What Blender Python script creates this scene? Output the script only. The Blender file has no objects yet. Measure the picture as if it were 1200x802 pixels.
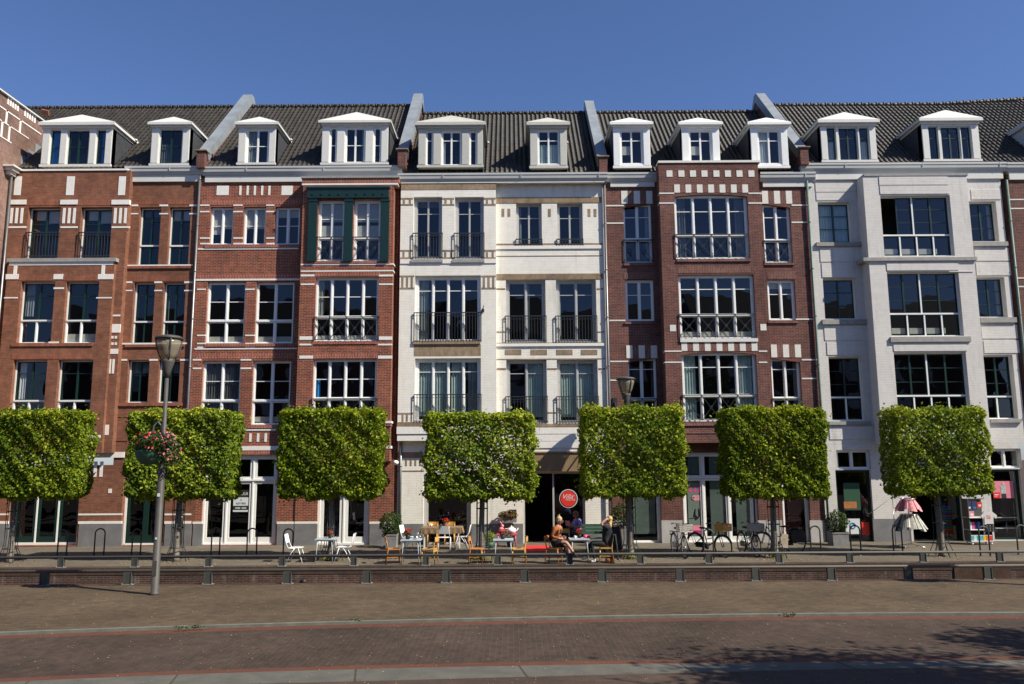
import bpy, math, random
import numpy as np
from mathutils import Vector, Matrix
R = math.radians
random.seed(7); rng = np.random.default_rng(7)
S = bpy.context.scene; C = S.collection

# ---------------------------------------------------------------- camera, sky, sun, exposure
F = 925.0; PITCH = 8.36; ROLL = -0.35; EYE = 3.2
cd = bpy.data.cameras.new('camera'); cam = bpy.data.objects.new('camera', cd); C.objects.link(cam)
cd.sensor_width = 36; cd.lens = F * 36 / 1200; cd.clip_end = 2000; cd.clip_start = .1
CM = Matrix.Rotation(R(90 + PITCH), 3, 'X') @ Matrix.Rotation(R(ROLL), 3, 'Z')
cam.matrix_world = Matrix.Translation((0, 0, EYE)) @ CM.to_4x4()
S.camera = cam
SUN = Vector((.652, -.318, .69)).normalized()
w = bpy.data.worlds.new('World'); S.world = w; w.use_nodes = True
nt = w.node_tree; bg = nt.nodes['Background']
sky = nt.nodes.new('ShaderNodeTexSky'); sky.sky_type = 'NISHITA'; sky.sun_disc = False
sky.sun_elevation = math.asin(SUN.z); sky.sun_rotation = math.atan2(SUN.x, SUN.y)
sky.altitude = 0; sky.air_density = 1.0; sky.dust_density = .35; sky.ozone_density = 5.0
tn = nt.nodes.new('ShaderNodeVectorMath'); tn.operation = 'MULTIPLY'; tn.inputs[1].default_value = (.95, 1.0, 1.23)
nt.links.new(sky.outputs[0], tn.inputs[0]); nt.links.new(tn.outputs[0], bg.inputs[0]); bg.inputs[1].default_value = .071
sd = bpy.data.lights.new('sun', 'SUN'); sd.energy = 5.0; sd.angle = R(.53); sd.color = (1, .93, .80)
so = bpy.data.objects.new('sun', sd); C.objects.link(so)
so.rotation_euler = (-SUN).to_track_quat('-Z', 'Y').to_euler(); so.location = (30, -20, 40)
S.view_settings.view_transform = 'Standard'; S.view_settings.look = 'None'
S.view_settings.exposure = .56; S.view_settings.gamma = 1
S.view_settings.use_curve_mapping = False

# ---------------------------------------------------------------- helpers
def ray(px, py):
    return CM @ Vector(((px - 600) / F, -(py - 401) / F, -1))
def P(px, py, Y):
    d = ray(px, py); return Vector((0, 0, EYE)) + d * (Y / d.y)
def G(px, py, z=0):
    d = ray(px, py); return Vector((0, 0, EYE)) + d * ((z - EYE) / d.z)
def RC(rc, Y):
    l, t, r, b = rc; cx = (l + r) / 2; cy = (t + b) / 2
    return P(l, cy, Y).x, P(r, cy, Y).x, P(cx, b, Y).z, P(cx, t, Y).z

MATS = {}
def nm(name):
    m = bpy.data.materials.new(name); m.use_nodes = True; MATS[name] = m
    return m, m.node_tree, m.node_tree.nodes['Principled BSDF']
def N(nt, t, **kw):
    n = nt.nodes.new(t)
    for k, v in kw.items():
        if k in n.inputs: n.inputs[k].default_value = v
        else: setattr(n, k, v)
    return n
def mix(nt, a, b, f, bt='MIX'):
    n = nt.nodes.new('ShaderNodeMix'); n.data_type = 'RGBA'; n.blend_type = bt
    for s, v in ((n.inputs[0], f), (n.inputs[6], a), (n.inputs[7], b)):
        if isinstance(v, (int, float)): s.default_value = v
        elif isinstance(v, tuple): s.default_value = (*v[:3], 1)
        else: nt.links.new(v, s)
    return n.outputs[2]
def mrange(nt, v, a, b, c, d):
    n = nt.nodes.new('ShaderNodeMapRange'); nt.links.new(v, n.inputs[0])
    for i, x in enumerate((a, b, c, d)): n.inputs[i + 1].default_value = x
    return n.outputs[0]
def noise(nt, vec, scale, detail=3, rough=.55):
    n = N(nt, 'ShaderNodeTexNoise'); n.inputs['Scale'].default_value = scale
    n.inputs['Detail'].default_value = detail; n.inputs['Roughness'].default_value = rough
    nt.links.new(vec, n.inputs['Vector']); return n.outputs[0]
def plain(name, col, rough=.5, metal=0, var=.12, scale=6, bump=0, spec=.5):
    m, nt, b = nm(name)
    tc = N(nt, 'ShaderNodeTexCoord').outputs['Object']
    n1 = noise(nt, tc, scale, 4)
    f = mrange(nt, n1, .3, .7, 1 - var, 1 + var)
    v = N(nt, 'ShaderNodeVectorMath', operation='SCALE'); v.inputs[0].default_value = col[:3]
    nt.links.new(f, v.inputs['Scale']); nt.links.new(v.outputs[0], b.inputs['Base Color'])
    b.inputs['Roughness'].default_value = rough; b.inputs['Metallic'].default_value = metal
    b.inputs['Specular IOR Level'].default_value = spec
    if bump:
        bp = N(nt, 'ShaderNodeBump'); bp.inputs['Strength'].default_value = bump; bp.inputs['Distance'].default_value = .01
        nt.links.new(noise(nt, tc, scale * 6, 3), bp.inputs['Height']); nt.links.new(bp.outputs[0], b.inputs['Normal'])
    return m
def wallvec(nt, vert=False, flat=False):
    tc = N(nt, 'ShaderNodeTexCoord').outputs['Object']
    s = N(nt, 'ShaderNodeSeparateXYZ'); nt.links.new(tc, s.inputs[0])
    c = N(nt, 'ShaderNodeCombineXYZ')
    if flat:
        u, v = s.outputs[0], s.outputs[1]
    else:
        a = N(nt, 'ShaderNodeMath', operation='ADD'); nt.links.new(s.outputs[0], a.inputs[0]); nt.links.new(s.outputs[1], a.inputs[1])
        u, v = a.outputs[0], s.outputs[2]
    if vert: u, v = v, u
    nt.links.new(u, c.inputs[0]); nt.links.new(v, c.inputs[1])
    return tc, c.outputs[0]
def brick(name, c1, c2, mortar, ms=.006, rough=.85, vert=False, flat=False, bw=.21, rh=.0625, var=.32, dark=.0, bump=.6, off=.5, tint=None):
    m, nt, b = nm(name)
    tc, uv = wallvec(nt, vert, flat)
    t = N(nt, 'ShaderNodeTexBrick'); nt.links.new(uv, t.inputs['Vector']); t.offset = off
    t.inputs['Scale'].default_value = 1; t.inputs['Brick Width'].default_value = bw; t.inputs['Row Height'].default_value = rh
    t.inputs['Mortar Size'].default_value = ms; t.inputs['Mortar Smooth'].default_value = .2
    t.inputs['Color1'].default_value = (*c1, 1); t.inputs['Color2'].default_value = (*c2, 1); t.inputs['Mortar'].default_value = (*mortar, 1)
    t.inputs['Bias'].default_value = -.15
    big = mrange(nt, noise(nt, tc, .45, 5, .6), .3, .7, 1 - var, 1 + var)
    mid = mrange(nt, noise(nt, tc, 5, 3), .3, .7, 1 - var * .6, 1 + var * .6)
    mm = N(nt, 'ShaderNodeMath', operation='MULTIPLY'); nt.links.new(big, mm.inputs[0]); nt.links.new(mid, mm.inputs[1])
    col = t.outputs[0]
    if tint:
        mp = N(nt, 'ShaderNodeMapping'); mp.inputs['Scale'].default_value = (3, 3, .35); nt.links.new(tc, mp.inputs[0])
        st = mrange(nt, noise(nt, mp.outputs[0], 1.1, 5, .65), .55, .8, 0, dark)
        col = mix(nt, col, tint, st)
    v = N(nt, 'ShaderNodeVectorMath', operation='SCALE'); nt.links.new(col, v.inputs[0]); nt.links.new(mm.outputs[0], v.inputs['Scale'])
    nt.links.new(v.outputs[0], b.inputs['Base Color']); b.inputs['Roughness'].default_value = rough
    b.inputs['Specular IOR Level'].default_value = .25
    bp = N(nt, 'ShaderNodeBump'); bp.inputs['Strength'].default_value = bump; bp.inputs['Distance'].default_value = .006; bp.invert = True
    nt.links.new(t.outputs['Fac'], bp.inputs['Height']); nt.links.new(bp.outputs[0], b.inputs['Normal'])
    return m

brick('brick_orange', (.225, .086, .048), (.160, .064, .039), (.20, .14, .095), ms=.005, tint=(.12, .07, .055), dark=.35)
brick('brick_red', (.25, .056, .030), (.12, .034, .026), (.36, .28, .19), ms=.0065, tint=(.10, .05, .04), dark=.3)
brick('brick_plum', (.155, .052, .040), (.085, .036, .032), (.20, .17, .14), ms=.006, tint=(.07, .05, .045), dark=.4)
brick('brick_wing', (.22, .12, .09), (.15, .085, .07), (.26, .21, .18), ms=.006)
brick('brick_white', (.82, .79, .71), (.79, .76, .68), (.75, .72, .645), ms=.005, var=.07, bump=.9, tint=(.50, .46, .38), dark=.6)
brick('brick_grey', (.655, .63, .59), (.63, .605, .565), (.58, .555, .52), ms=.005, var=.08, bump=.9, tint=(.38, .35, .32), dark=.65)
brick('brick_tan', (.30, .22, .14), (.22, .16, .10), (.30, .26, .2), ms=.006)
brick('soldier_orange', (.27, .085, .042), (.20, .06, .035), (.22, .15, .11), ms=.007, vert=True)
brick('soldier_red', (.31, .062, .035), (.23, .05, .03), (.40, .32, .25), ms=.008, vert=True)
brick('soldier_plum', (.18, .068, .05), (.13, .05, .04), (.24, .2, .17), ms=.007, vert=True)
brick('soldier_tan', (.30, .215, .13), (.24, .165, .10), (.22, .18, .13), ms=.009, vert=True)
brick('canal_brick', (.080, .036, .025), (.045, .025, .021), (.13, .115, .095), ms=.007, tint=(.30, .28, .25), dark=.55, var=.4)
brick('coping_brick', (.085, .042, .026), (.06, .032, .022), (.07, .06, .045), ms=.006, vert=True, bw=.21, rh=.0625)
brick('pave_street', (.100, .069, .042), (.066, .050, .034), (.065, .052, .036), ms=.004, flat=True, bw=.2, rh=.1, var=.26, bump=.3, tint=(.12, .092, .052), dark=.7)
brick('pave_road', (.060, .039, .030), (.044, .032, .027), (.066, .052, .035), ms=.008, flat=True, vert=True, bw=.2, rh=.1, var=.3, bump=.4)
brick('pave_terrace', (.140, .118, .088), (.115, .097, .074), (.09, .08, .062), ms=.004, flat=True, bw=.2, rh=.1, var=.18, bump=.3)
brick('pave_foot', (.075, .048, .036), (.055, .04, .033), (.06, .05, .037), ms=.006, flat=True, bw=.2, rh=.1, var=.2)
brick('red_strip', (.118, .046, .030), (.10, .041, .028), (.10, .052, .035), ms=.004, flat=True, bw=.2, rh=.1, var=.12)
plain('stone_white', (.78, .75, .69), .7, var=.06, bump=.1)
plain('stone_cream', (.68, .66, .60), .7, var=.06, bump=.1)
plain('concrete_grey', (.30, .29, .27), .85, var=.15, bump=.3)
plain('plinth_grey', (.165, .165, .168), .8, var=.18, scale=2.5, bump=.2)
plain('plinth_white', (.40, .39, .37), .8, var=.12, scale=2.5, bump=.2)
plain('slab', (.092, .090, .074), .85, var=.2, scale=3, bump=.3)
plain('kerb', (.135, .138, .115), .85, var=.2, scale=4, bump=.3)
plain('paint_white', (.80, .80, .77), .35, var=.03)
plain('paint_cream', (.66, .65, .60), .4, var=.04)
plain('paint_beige', (.53, .515, .455), .45, var=.05)
plain('paint_greige', (.50, .49, .43), .45, var=.05)
plain('paint_frame_grey', (.42, .42, .41), .4, var=.05)
plain('gutter_paint', (.47, .475, .45), .45, var=.06, scale=1.5)
plain('fascia_paint', (.62, .61, .55), .45, var=.05, scale=1.5)
plain('paint_green', (.007, .028, .022), .35, var=.1)
plain('zinc', (.24, .265, .28), .5, metal=.1, var=.18, scale=2)
plain('pipe_metal', (.20, .205, .21), .4, metal=.6, var=.15)
plain('pipe_green', (.09, .16, .14), .5, var=.15)
plain('slate', (.045, .048, .055), .6, var=.25, scale=8)
plain('rail_metal', (.028, .032, .036), .45, var=.1)
plain('steel_grey', (.055, .058, .050), .6, metal=0, var=.15)
plain('tube_grey', (.060, .055, .046), .6, metal=0, var=.15)
plain('lamp_grey', (.062, .057, .050), .6, metal=0, var=.15)
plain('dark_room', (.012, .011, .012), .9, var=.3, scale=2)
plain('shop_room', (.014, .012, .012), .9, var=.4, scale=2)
plain('panel_brown', (.25, .17, .085), .6, var=.1, scale=2)
plain('wood_chair', (.50, .20, .05), .4, var=.25, scale=9)
plain('wood_yellow', (.60, .33, .08), .4, var=.2, scale=9)
plain('wood_red', (.36, .13, .035), .4, var=.25, scale=9)
plain('white_metal', (.80, .80, .82), .35, var=.03)
plain('table_grey', (.42, .47, .50), .4, var=.05)
plain('cloth_brown', (.22, .145, .08), .9, var=.3, scale=30)
plain('terracotta', (.35, .12, .06), .8)
plain('black', (.012, .012, .013), .6, var=.2)
plain('rubber', (.015, .015, .015), .8, var=.2)
plain('bike_black', (.014, .015, .017), .3, var=.1)
plain('bike_white', (.55, .55, .52), .35, var=.1)
plain('chrome', (.55, .55, .56), .25, metal=.9, var=.05)
plain('wicker', (.72, .36, .10), .7, var=.35, scale=40, bump=.5)
plain('wicker_grey', (.48, .44, .38), .7, var=.3, scale=40, bump=.5)
plain('planter', (.20, .20, .20), .8, var=.2, scale=5, bump=.2)
plain('red_cloth', (.62, .02, .018), .8, var=.06)
plain('red_sign', (.72, .035, .025), .4, var=.02)
plain('pink', (.80, .09, .22), .5, var=.05)
plain('pink_soft', (.78, .25, .28), .6, var=.12, scale=20)
plain('skin', (.42, .22, .15), .55, var=.05)
plain('hair_blonde', (.50, .33, .14), .6, var=.3, scale=30)
plain('hair_brown', (.17, .085, .04), .6, var=.3, scale=30)
plain('jacket_rust', (.30, .095, .022), .85, var=.15, scale=12)
plain('shirt_lilac', (.30, .26, .68), .85, var=.08)
plain('navy', (.012, .018, .05), .85, var=.2)
plain('cloth_black', (.012, .012, .014), .85, var=.2)
plain('green_paint', (.03, .10, .06), .6, var=.15)
plain('soil', (.05, .035, .025), .95)
plain('bark', (.17, .15, .12), .9, var=.4, scale=14, bump=.8)
plain('cloth_pink', (.62, .26, .30), .9, var=.3, scale=10)
plain('cloth_grey', (.42, .42, .38), .9, var=.3, scale=10)
plain('cloth_navy', (.03, .035, .10), .9, var=.3, scale=10)
plain('poster_pink', (.70, .22, .27), .6, var=.1)
plain('poster_green', (.014, .07, .035), .6, var=.1)
plain('poster_white', (.62, .66, .64), .6, var=.03)
plain('magenta', (.60, .05, .25), .6, var=.1)
plain('blue', (.03, .17, .50), .6)
plain('teal', (.05, .40, .42), .6)
plain('yellow', (.75, .45, .03), .6)
plain('orange', (.7, .16, .03), .6)
plain('film_green', (.145, .185, .16), .35, var=.08, scale=1.5)
plain('dark_red', (.10, .012, .015), .9)
plain('board', (.02, .02, .022), .8, var=.3)
plain('bag_leather', (.40, .15, .05), .5, var=.2)
plain('beige_cloth', (.42, .35, .26), .9, var=.2)
plain('roof_dark', (.05, .045, .04), .8)
for nme, col in (('curtain_white', (.62, .63, .62)), ('curtain_grey', (.25, .27, .26)), ('curtain_blue', (.03, .26, .60)),
                 ('curtain_pale', (.45, .55, .52)), ('blind', (.50, .48, .42)), ('curtain_dark', (.11, .11, .115))):
    plain(nme, col, .95, var=.08)
# water
m, nt, b = nm('water'); b.inputs['Base Color'].default_value = (.01, .016, .012, 1); b.inputs['Roughness'].default_value = .06
tcw = N(nt, 'ShaderNodeTexCoord').outputs['Object']; bp = N(nt, 'ShaderNodeBump'); bp.inputs['Strength'].default_value = .3; bp.inputs['Distance'].default_value = .02
nt.links.new(noise(nt, tcw, 3, 3), bp.inputs['Height']); nt.links.new(bp.outputs[0], b.inputs['Normal'])
# roof tiles: colour varies from tile to tile
m, nt, b = nm('roof_tile')
tc = N(nt, 'ShaderNodeTexCoord').outputs['Object']
mp = N(nt, 'ShaderNodeMapping'); mp.inputs['Scale'].default_value = (1 / .2, 1 / .235, 0); nt.links.new(tc, mp.inputs[0])
wn = N(nt, 'ShaderNodeTexWhiteNoise'); fl = N(nt, 'ShaderNodeVectorMath', operation='FLOOR'); nt.links.new(mp.outputs[0], fl.inputs[0]); nt.links.new(fl.outputs[0], wn.inputs[0])
c0 = mix(nt, (.022, .018, .015), (.052, .042, .034), wn.outputs[0])
c0 = mix(nt, c0, (.046, .043, .026), mrange(nt, noise(nt, tc, .8, 5, .65), .45, .7, 0, .75))
nt.links.new(c0, b.inputs['Base Color']); b.inputs['Roughness'].default_value = .55; b.inputs['Specular IOR Level'].default_value = .4
# glass
m, nt, b = nm('glass'); nt.nodes.remove(b)
out = nt.nodes['Material Output']; tr = N(nt, 'ShaderNodeBsdfTransparent'); tr.inputs[0].default_value = (.80, .84, .83, 1)
gl = N(nt, 'ShaderNodeBsdfGlossy'); gl.inputs['Roughness'].default_value = .012; gl.inputs[0].default_value = (.85, .9, 1, 1)
gtc = N(nt, 'ShaderNodeTexCoord').outputs['Object']; gbp = N(nt, 'ShaderNodeBump'); gbp.inputs['Strength'].default_value = .5; gbp.inputs['Distance'].default_value = .012
nt.links.new(noise(nt, gtc, 1.3, 1), gbp.inputs['Height']); nt.links.new(gbp.outputs[0], gl.inputs['Normal'])
lw = N(nt, 'ShaderNodeLayerWeight'); pw = N(nt, 'ShaderNodeMath', operation='POWER'); nt.links.new(lw.outputs['Facing'], pw.inputs[0]); pw.inputs[1].default_value = 4.5
fr = N(nt, 'ShaderNodeMath', operation='MULTIPLY_ADD'); nt.links.new(pw.outputs[0], fr.inputs[0]); fr.inputs[1].default_value = .9; fr.inputs[2].default_value = .060
ms = N(nt, 'ShaderNodeMixShader'); nt.links.new(fr.outputs[0], ms.inputs[0]); nt.links.new(tr.outputs[0], ms.inputs[1]); nt.links.new(gl.outputs[0], ms.inputs[2])
nt.links.new(ms.outputs[0], out.inputs[0])
# lantern glass (milky, dusty)
m, nt, b = nm('lantern_glass'); nt.nodes.remove(b)
out = nt.nodes['Material Output']; tr = N(nt, 'ShaderNodeBsdfTransparent'); tr.inputs[0].default_value = (.7, .66, .55, 1)
gl = N(nt, 'ShaderNodeBsdfPrincipled'); gl.inputs['Roughness'].default_value = .15; gl.inputs['Base Color'].default_value = (.5, .45, .33, 1)
ms = N(nt, 'ShaderNodeMixShader'); ms.inputs[0].default_value = .35; nt.links.new(tr.outputs[0], ms.inputs[1]); nt.links.new(gl.outputs[0], ms.inputs[2])
nt.links.new(ms.outputs[0], out.inputs[0])
# leaves: tone per leaf, some light through
def leafmat(name, ca, cb, cc, tcol, tf=.35):
    m, nt, b = nm(name); out = nt.nodes['Material Output']
    at = N(nt, 'ShaderNodeAttribute', attribute_name='tone')
    cr = N(nt, 'ShaderNodeValToRGB'); nt.links.new(at.outputs['Fac'], cr.inputs[0])
    e = cr.color_ramp.elements; e[0].color = (*ca, 1); e[1].color = (*cc, 1); e2 = e.new(.55); e2.color = (*cb, 1)
    nt.links.new(cr.outputs[0], b.inputs['Base Color']); b.inputs['Roughness'].default_value = .6; b.inputs['Specular IOR Level'].default_value = .18
    tl = N(nt, 'ShaderNodeBsdfTranslucent'); nt.links.new(mix(nt, cr.outputs[0], tcol, .5), tl.inputs[0])
    ms = N(nt, 'ShaderNodeMixShader'); ms.inputs[0].default_value = tf
    nt.links.new(b.outputs[0], ms.inputs[1]); nt.links.new(tl.outputs[0], ms.inputs[2]); nt.links.new(ms.outputs[0], out.inputs[0])
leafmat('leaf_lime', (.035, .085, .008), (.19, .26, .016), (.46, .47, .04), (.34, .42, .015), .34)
leafmat('leaf_dark', (.012, .035, .010), (.035, .075, .016), (.08, .12, .03), (.08, .12, .02), .25)
leafmat('flower_red', (.45, .01, .015), (.65, .03, .03), (.75, .08, .06), (.7, .03, .03), .25)
leafmat('flower_pink', (.60, .06, .16), (.75, .18, .30), (.80, .35, .42), (.7, .2, .25), .25)
leafmat('leaf_dry', (.10, .04, .025), (.16, .09, .03), (.16, .17, .04), (.15, .1, .03), .2)
leafmat('litter_leaf', (.22, .15, .05), (.35, .27, .10), (.40, .36, .18), (.3, .25, .08), .1)

class MB:
    def __init__(s): s.v = []; s.f = []; s.mi = []; s.sm = []
    def add(s, vs, fs, mi=0, sm=False):
        o = len(s.v); s.v += [tuple(v) for v in vs]
        for f in fs: s.f.append(tuple(o + i for i in f)); s.mi.append(mi); s.sm.append(sm)
    def box(s, x0, x1, y0, y1, z0, z1, mi=0):
        if x0 > x1: x0, x1 = x1, x0
        if y0 > y1: y0, y1 = y1, y0
        if z0 > z1: z0, z1 = z1, z0
        s.add([(x0, y0, z0), (x1, y0, z0), (x1, y1, z0), (x0, y1, z0), (x0, y0, z1), (x1, y0, z1), (x1, y1, z1), (x0, y1, z1)],
              [(0, 3, 2, 1), (4, 5, 6, 7), (0, 1, 5, 4), (1, 2, 6, 5), (2, 3, 7, 6), (3, 0, 4, 7)], mi)
    def obox(s, c, sx, sy, sz, rz=0, mi=0, rx=0, ry=0):
        M = Matrix.Translation(c) @ Matrix.Rotation(rz, 4, 'Z') @ Matrix.Rotation(ry, 4, 'Y') @ Matrix.Rotation(rx, 4, 'X')
        vs = [M @ Vector((a * sx / 2, b * sy / 2, d * sz / 2)) for d in (-1, 1) for a, b in ((-1, -1), (1, -1), (1, 1), (-1, 1))]
        s.add(vs, [(0, 3, 2, 1), (4, 5, 6, 7), (0, 1, 5, 4), (1, 2, 6, 5), (2, 3, 7, 6), (3, 0, 4, 7)], mi)
    def bar(s, a, b, w, d=None, mi=0):
        a = Vector(a); b = Vector(b); d = d or w; t = (b - a).normalized()
        u = Vector((0, 0, 1)) if abs(t.z) < .9 else Vector((1, 0, 0))
        n = t.cross(u).normalized(); k = n.cross(t).normalized()
        q = [(-w / 2, -d / 2), (w / 2, -d / 2), (w / 2, d / 2), (-w / 2, d / 2)]
        s.add([a + n * i + k * j for i, j in q] + [b + n * i + k * j for i, j in q],
              [(0, 3, 2, 1), (4, 5, 6, 7), (0, 1, 5, 4), (1, 2, 6, 5), (2, 3, 7, 6), (3, 0, 4, 7)], mi)
    def tube(s, pts, r, n=8, mi=0, closed=False, caps=True):
        pts = [Vector(p) for p in pts]; k = len(pts); rs = r if isinstance(r, (list, tuple)) else [r] * k
        vs = []; up = None
        for i, p in enumerate(pts):
            if closed: t = (pts[(i + 1) % k] - pts[i - 1]).normalized()
            else: t = (pts[min(i + 1, k - 1)] - pts[max(i - 1, 0)]).normalized()
            if up is None:
                up = Vector((0, 0, 1)) if abs(t.z) < .9 else Vector((1, 0, 0))
            a = t.cross(up)
            if a.length < 1e-4: a = t.cross(Vector((0, 1, 0)))
            a.normalize(); bb = a.cross(t).normalized(); up = bb
            for j in range(n):
                an = 2 * math.pi * j / n; vs.append(p + (a * math.cos(an) + bb * math.sin(an)) * rs[i])
        fs = []
        for i in range(k if closed else k - 1):
            i2 = (i + 1) % k
            for j in range(n): fs.append((i * n + j, i * n + (j + 1) % n, i2 * n + (j + 1) % n, i2 * n + j))
        if caps and not closed: fs += [tuple(range(n))[::-1], tuple((k - 1) * n + j for j in range(n))]
        s.add(vs, fs, mi, True)
    def lathe(s, prof, c=(0, 0, 0), n=16, mi=0, sx=1, sy=1):
        vs = []; k = len(prof)
        for r, z in prof:
            for j in range(n):
                a = 2 * math.pi * j / n; vs.append((c[0] + r * math.cos(a) * sx, c[1] + r * math.sin(a) * sy, c[2] + z))
        fs = [(i * n + j, i * n + (j + 1) % n, (i + 1) * n + (j + 1) % n, (i + 1) * n + j) for i in range(k - 1) for j in range(n)]
        if prof[0][0] > 1e-4: fs.append(tuple(range(n))[::-1])
        if prof[-1][0] > 1e-4: fs.append(tuple((k - 1) * n + j for j in range(n)))
        s.add(vs, fs, mi, True)
    def ball(s, c, r, n=12, mi=0):
        if isinstance(r, (int, float)): r = (r, r, r)
        h = n // 2
        prof = [(max(1e-4, math.sin(math.pi * i / h)), -math.cos(math.pi * i / h)) for i in range(h + 1)]
        vs = [(c[0] + a * math.cos(2 * math.pi * j / n) * r[0], c[1] + a * math.sin(2 * math.pi * j / n) * r[1], c[2] + z * r[2]) for a, z in prof for j in range(n)]
        s.add(vs, [(i * n + j, i * n + (j + 1) % n, (i + 1) * n + (j + 1) % n, (i + 1) * n + j) for i in range(h) for j in range(n)], mi, True)
    def prism(s, poly, ax, a0, a1, mi=0):
        # poly: 2D points in the plane across axis ax ('x' -> (y,z), 'y' -> (x,z), 'z' -> (x,y))
        def q(p, a): return (a, p[0], p[1]) if ax == 'x' else (p[0], a, p[1]) if ax == 'y' else (p[0], p[1], a)
        k = len(poly)
        s.add([q(p, a0) for p in poly] + [q(p, a1) for p in poly],
              [tuple(range(k))[::-1], tuple(range(k, 2 * k))] + [(i, (i + 1) % k, k + (i + 1) % k, k + i) for i in range(k)], mi)
    def poly(s, pts, mi=0): s.add(pts, [tuple(range(len(pts)))], mi)
    def build(s, name, mat, parent=None, fix=True):
        o0 = Vector((0, 0, 0)); p = parent
        while p is not None: o0 += p.location; p = p.parent
        me = bpy.data.meshes.new(name)
        me.from_pydata([(v[0] - o0.x, v[1] - o0.y, v[2] - o0.z) for v in s.v], [], s.f)
        for mm in (mat if isinstance(mat, (list, tuple)) else [mat]): me.materials.append(MATS[mm])
        me.polygons.foreach_set('material_index', s.mi); me.polygons.foreach_set('use_smooth', s.sm)
        me.update()
        if fix:
            import bmesh
            bm = bmesh.new(); bm.from_mesh(me); bmesh.ops.recalc_face_normals(bm, faces=bm.faces); bm.to_mesh(me); bm.free()
        o = bpy.data.objects.new(name, me); C.objects.link(o)
        if parent is not None: o.parent = parent
        return o
def tag(o, label=None, cat=None, group=None, kind=None):
    if label: o['label'] = label
    if cat: o['category'] = cat
    if group: o['group'] = group
    if kind: o['kind'] = kind
    return o
def thing(name, label, cat, loc=(0, 0, 0), group=None):
    o = bpy.data.objects.new(name, None); C.objects.link(o); o.location = loc; o.empty_display_size = .1
    return tag(o, label, cat, group)
def kids(o): return [c for c in bpy.data.objects if c.parent == o]
def dup(o, label, loc=None, rz=None, parent=None):
    c = o.copy(); C.objects.link(c); c.parent = parent
    for ch in kids(o): dup(ch, None, parent=c)
    if label: c['label'] = label
    if loc is not None: c.location = loc
    if rz is not None: c.rotation_euler = (0, 0, rz)
    return c

# ---------------------------------------------------------------- ground, canal
YQ, YT, Y0 = 21.3, 24.5, 30.5      # quay edge, terrace edge, house fronts
ZR = -.05                          # road level
def struct(o, cat='ground', kind='structure'): o['kind'] = kind; return o
def curve(pts, z, n=60):
    # px polyline -> world polyline, smoothly resampled and carried on straight past both ends
    w_ = [G(a, b, z) for a, b in pts]; xs = np.array([p.x for p in w_]); ys = np.array([p.y for p in w_])
    co = np.polyfit(xs, ys, 3); X = np.linspace(xs[0], xs[-1], n); Y = np.polyval(co, X)
    s0 = np.polyval(np.polyder(co), X[0]); s1 = np.polyval(np.polyder(co), X[-1])
    X = np.concatenate([[-70], X, [70]]); Y = np.concatenate([[Y[0] + s0 * (-70 - X[1])], Y, [Y[-1] + s1 * (70 - X[-2])]])
    return X, Y
XS = np.linspace(-70, 70, 181)
def on(cv): return np.interp(XS, *cv)
kerb_y = on(curve([(0, 742), (100, 738), (200, 735), (400, 729), (600, 725), (850, 720.5), (1200, 718.5)], 0))
redn = on(curve([(0, 796), (100, 790.5), (200, 786), (400, 781), (600, 777), (860, 772), (1200, 770)], ZR))
slabn = redn - .62
def strip(name, ya, yb, z, mat, label=None):
    mb = MB(); n = len(XS); vs = [(XS[i], ya[i], z) for i in range(n)] + [(XS[i], yb[i], z) for i in range(n)]
    mb.add(vs, [(i, i + 1, n + i + 1, n + i) for i in range(n - 1)])
    return struct(mb.build(name, mat))
c_ = np.ones_like(XS)
strip('street_pavement', kerb_y + .10, c_ * (YQ - .22), 0, 'pave_street')
mb = MB(); n = len(XS)
mb.add([(XS[i], kerb_y[i], ZR - .02) for i in range(n)] + [(XS[i], kerb_y[i], .004) for i in range(n)] + [(XS[i], kerb_y[i] + .10, .004) for i in range(n)],
       [(i, i + 1, n + i + 1, n + i) for i in range(n - 1)] + [(n + i, n + i + 1, 2 * n + i + 1, 2 * n + i) for i in range(n - 1)])
struct(mb.build('kerb', 'kerb'))
strip('red_brick_edging', kerb_y - .30, kerb_y, ZR, 'red_strip')
strip('road', redn, kerb_y - .30, ZR, 'pave_road')
strip('red_brick_edging', redn - .22, redn, ZR, 'red_strip')
slab0 = redn - .22; slab1 = on(curve([(100, 806), (420, 798.5), (610, 793.5), (800, 788.5), (1200, 781)], ZR))
strip('gutter_slabs', slab1, slab0, ZR, 'slab')
mb = MB()
for px, py in ((205, 793), (418, 783), (608, 777.5), (792, 772.5), (971, 770), (1150, 769), (30, 800)):
    g = G(px, py, ZR); y1 = np.interp(g.x, XS, slab0); y0 = np.interp(g.x, XS, slab1)
    sl = .12 - .0 * g.x
    mb.poly([(g.x - .012, y1, ZR + .003), (g.x + .016, y1, ZR + .003), (g.x + .016 + sl, y0, ZR + .003), (g.x - .012 + sl, y0, ZR + .003)])
struct(mb.build('slab_joints', 'soil'))
strip('footpath', c_ * -60, slab1, ZR, 'pave_foot')
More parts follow.
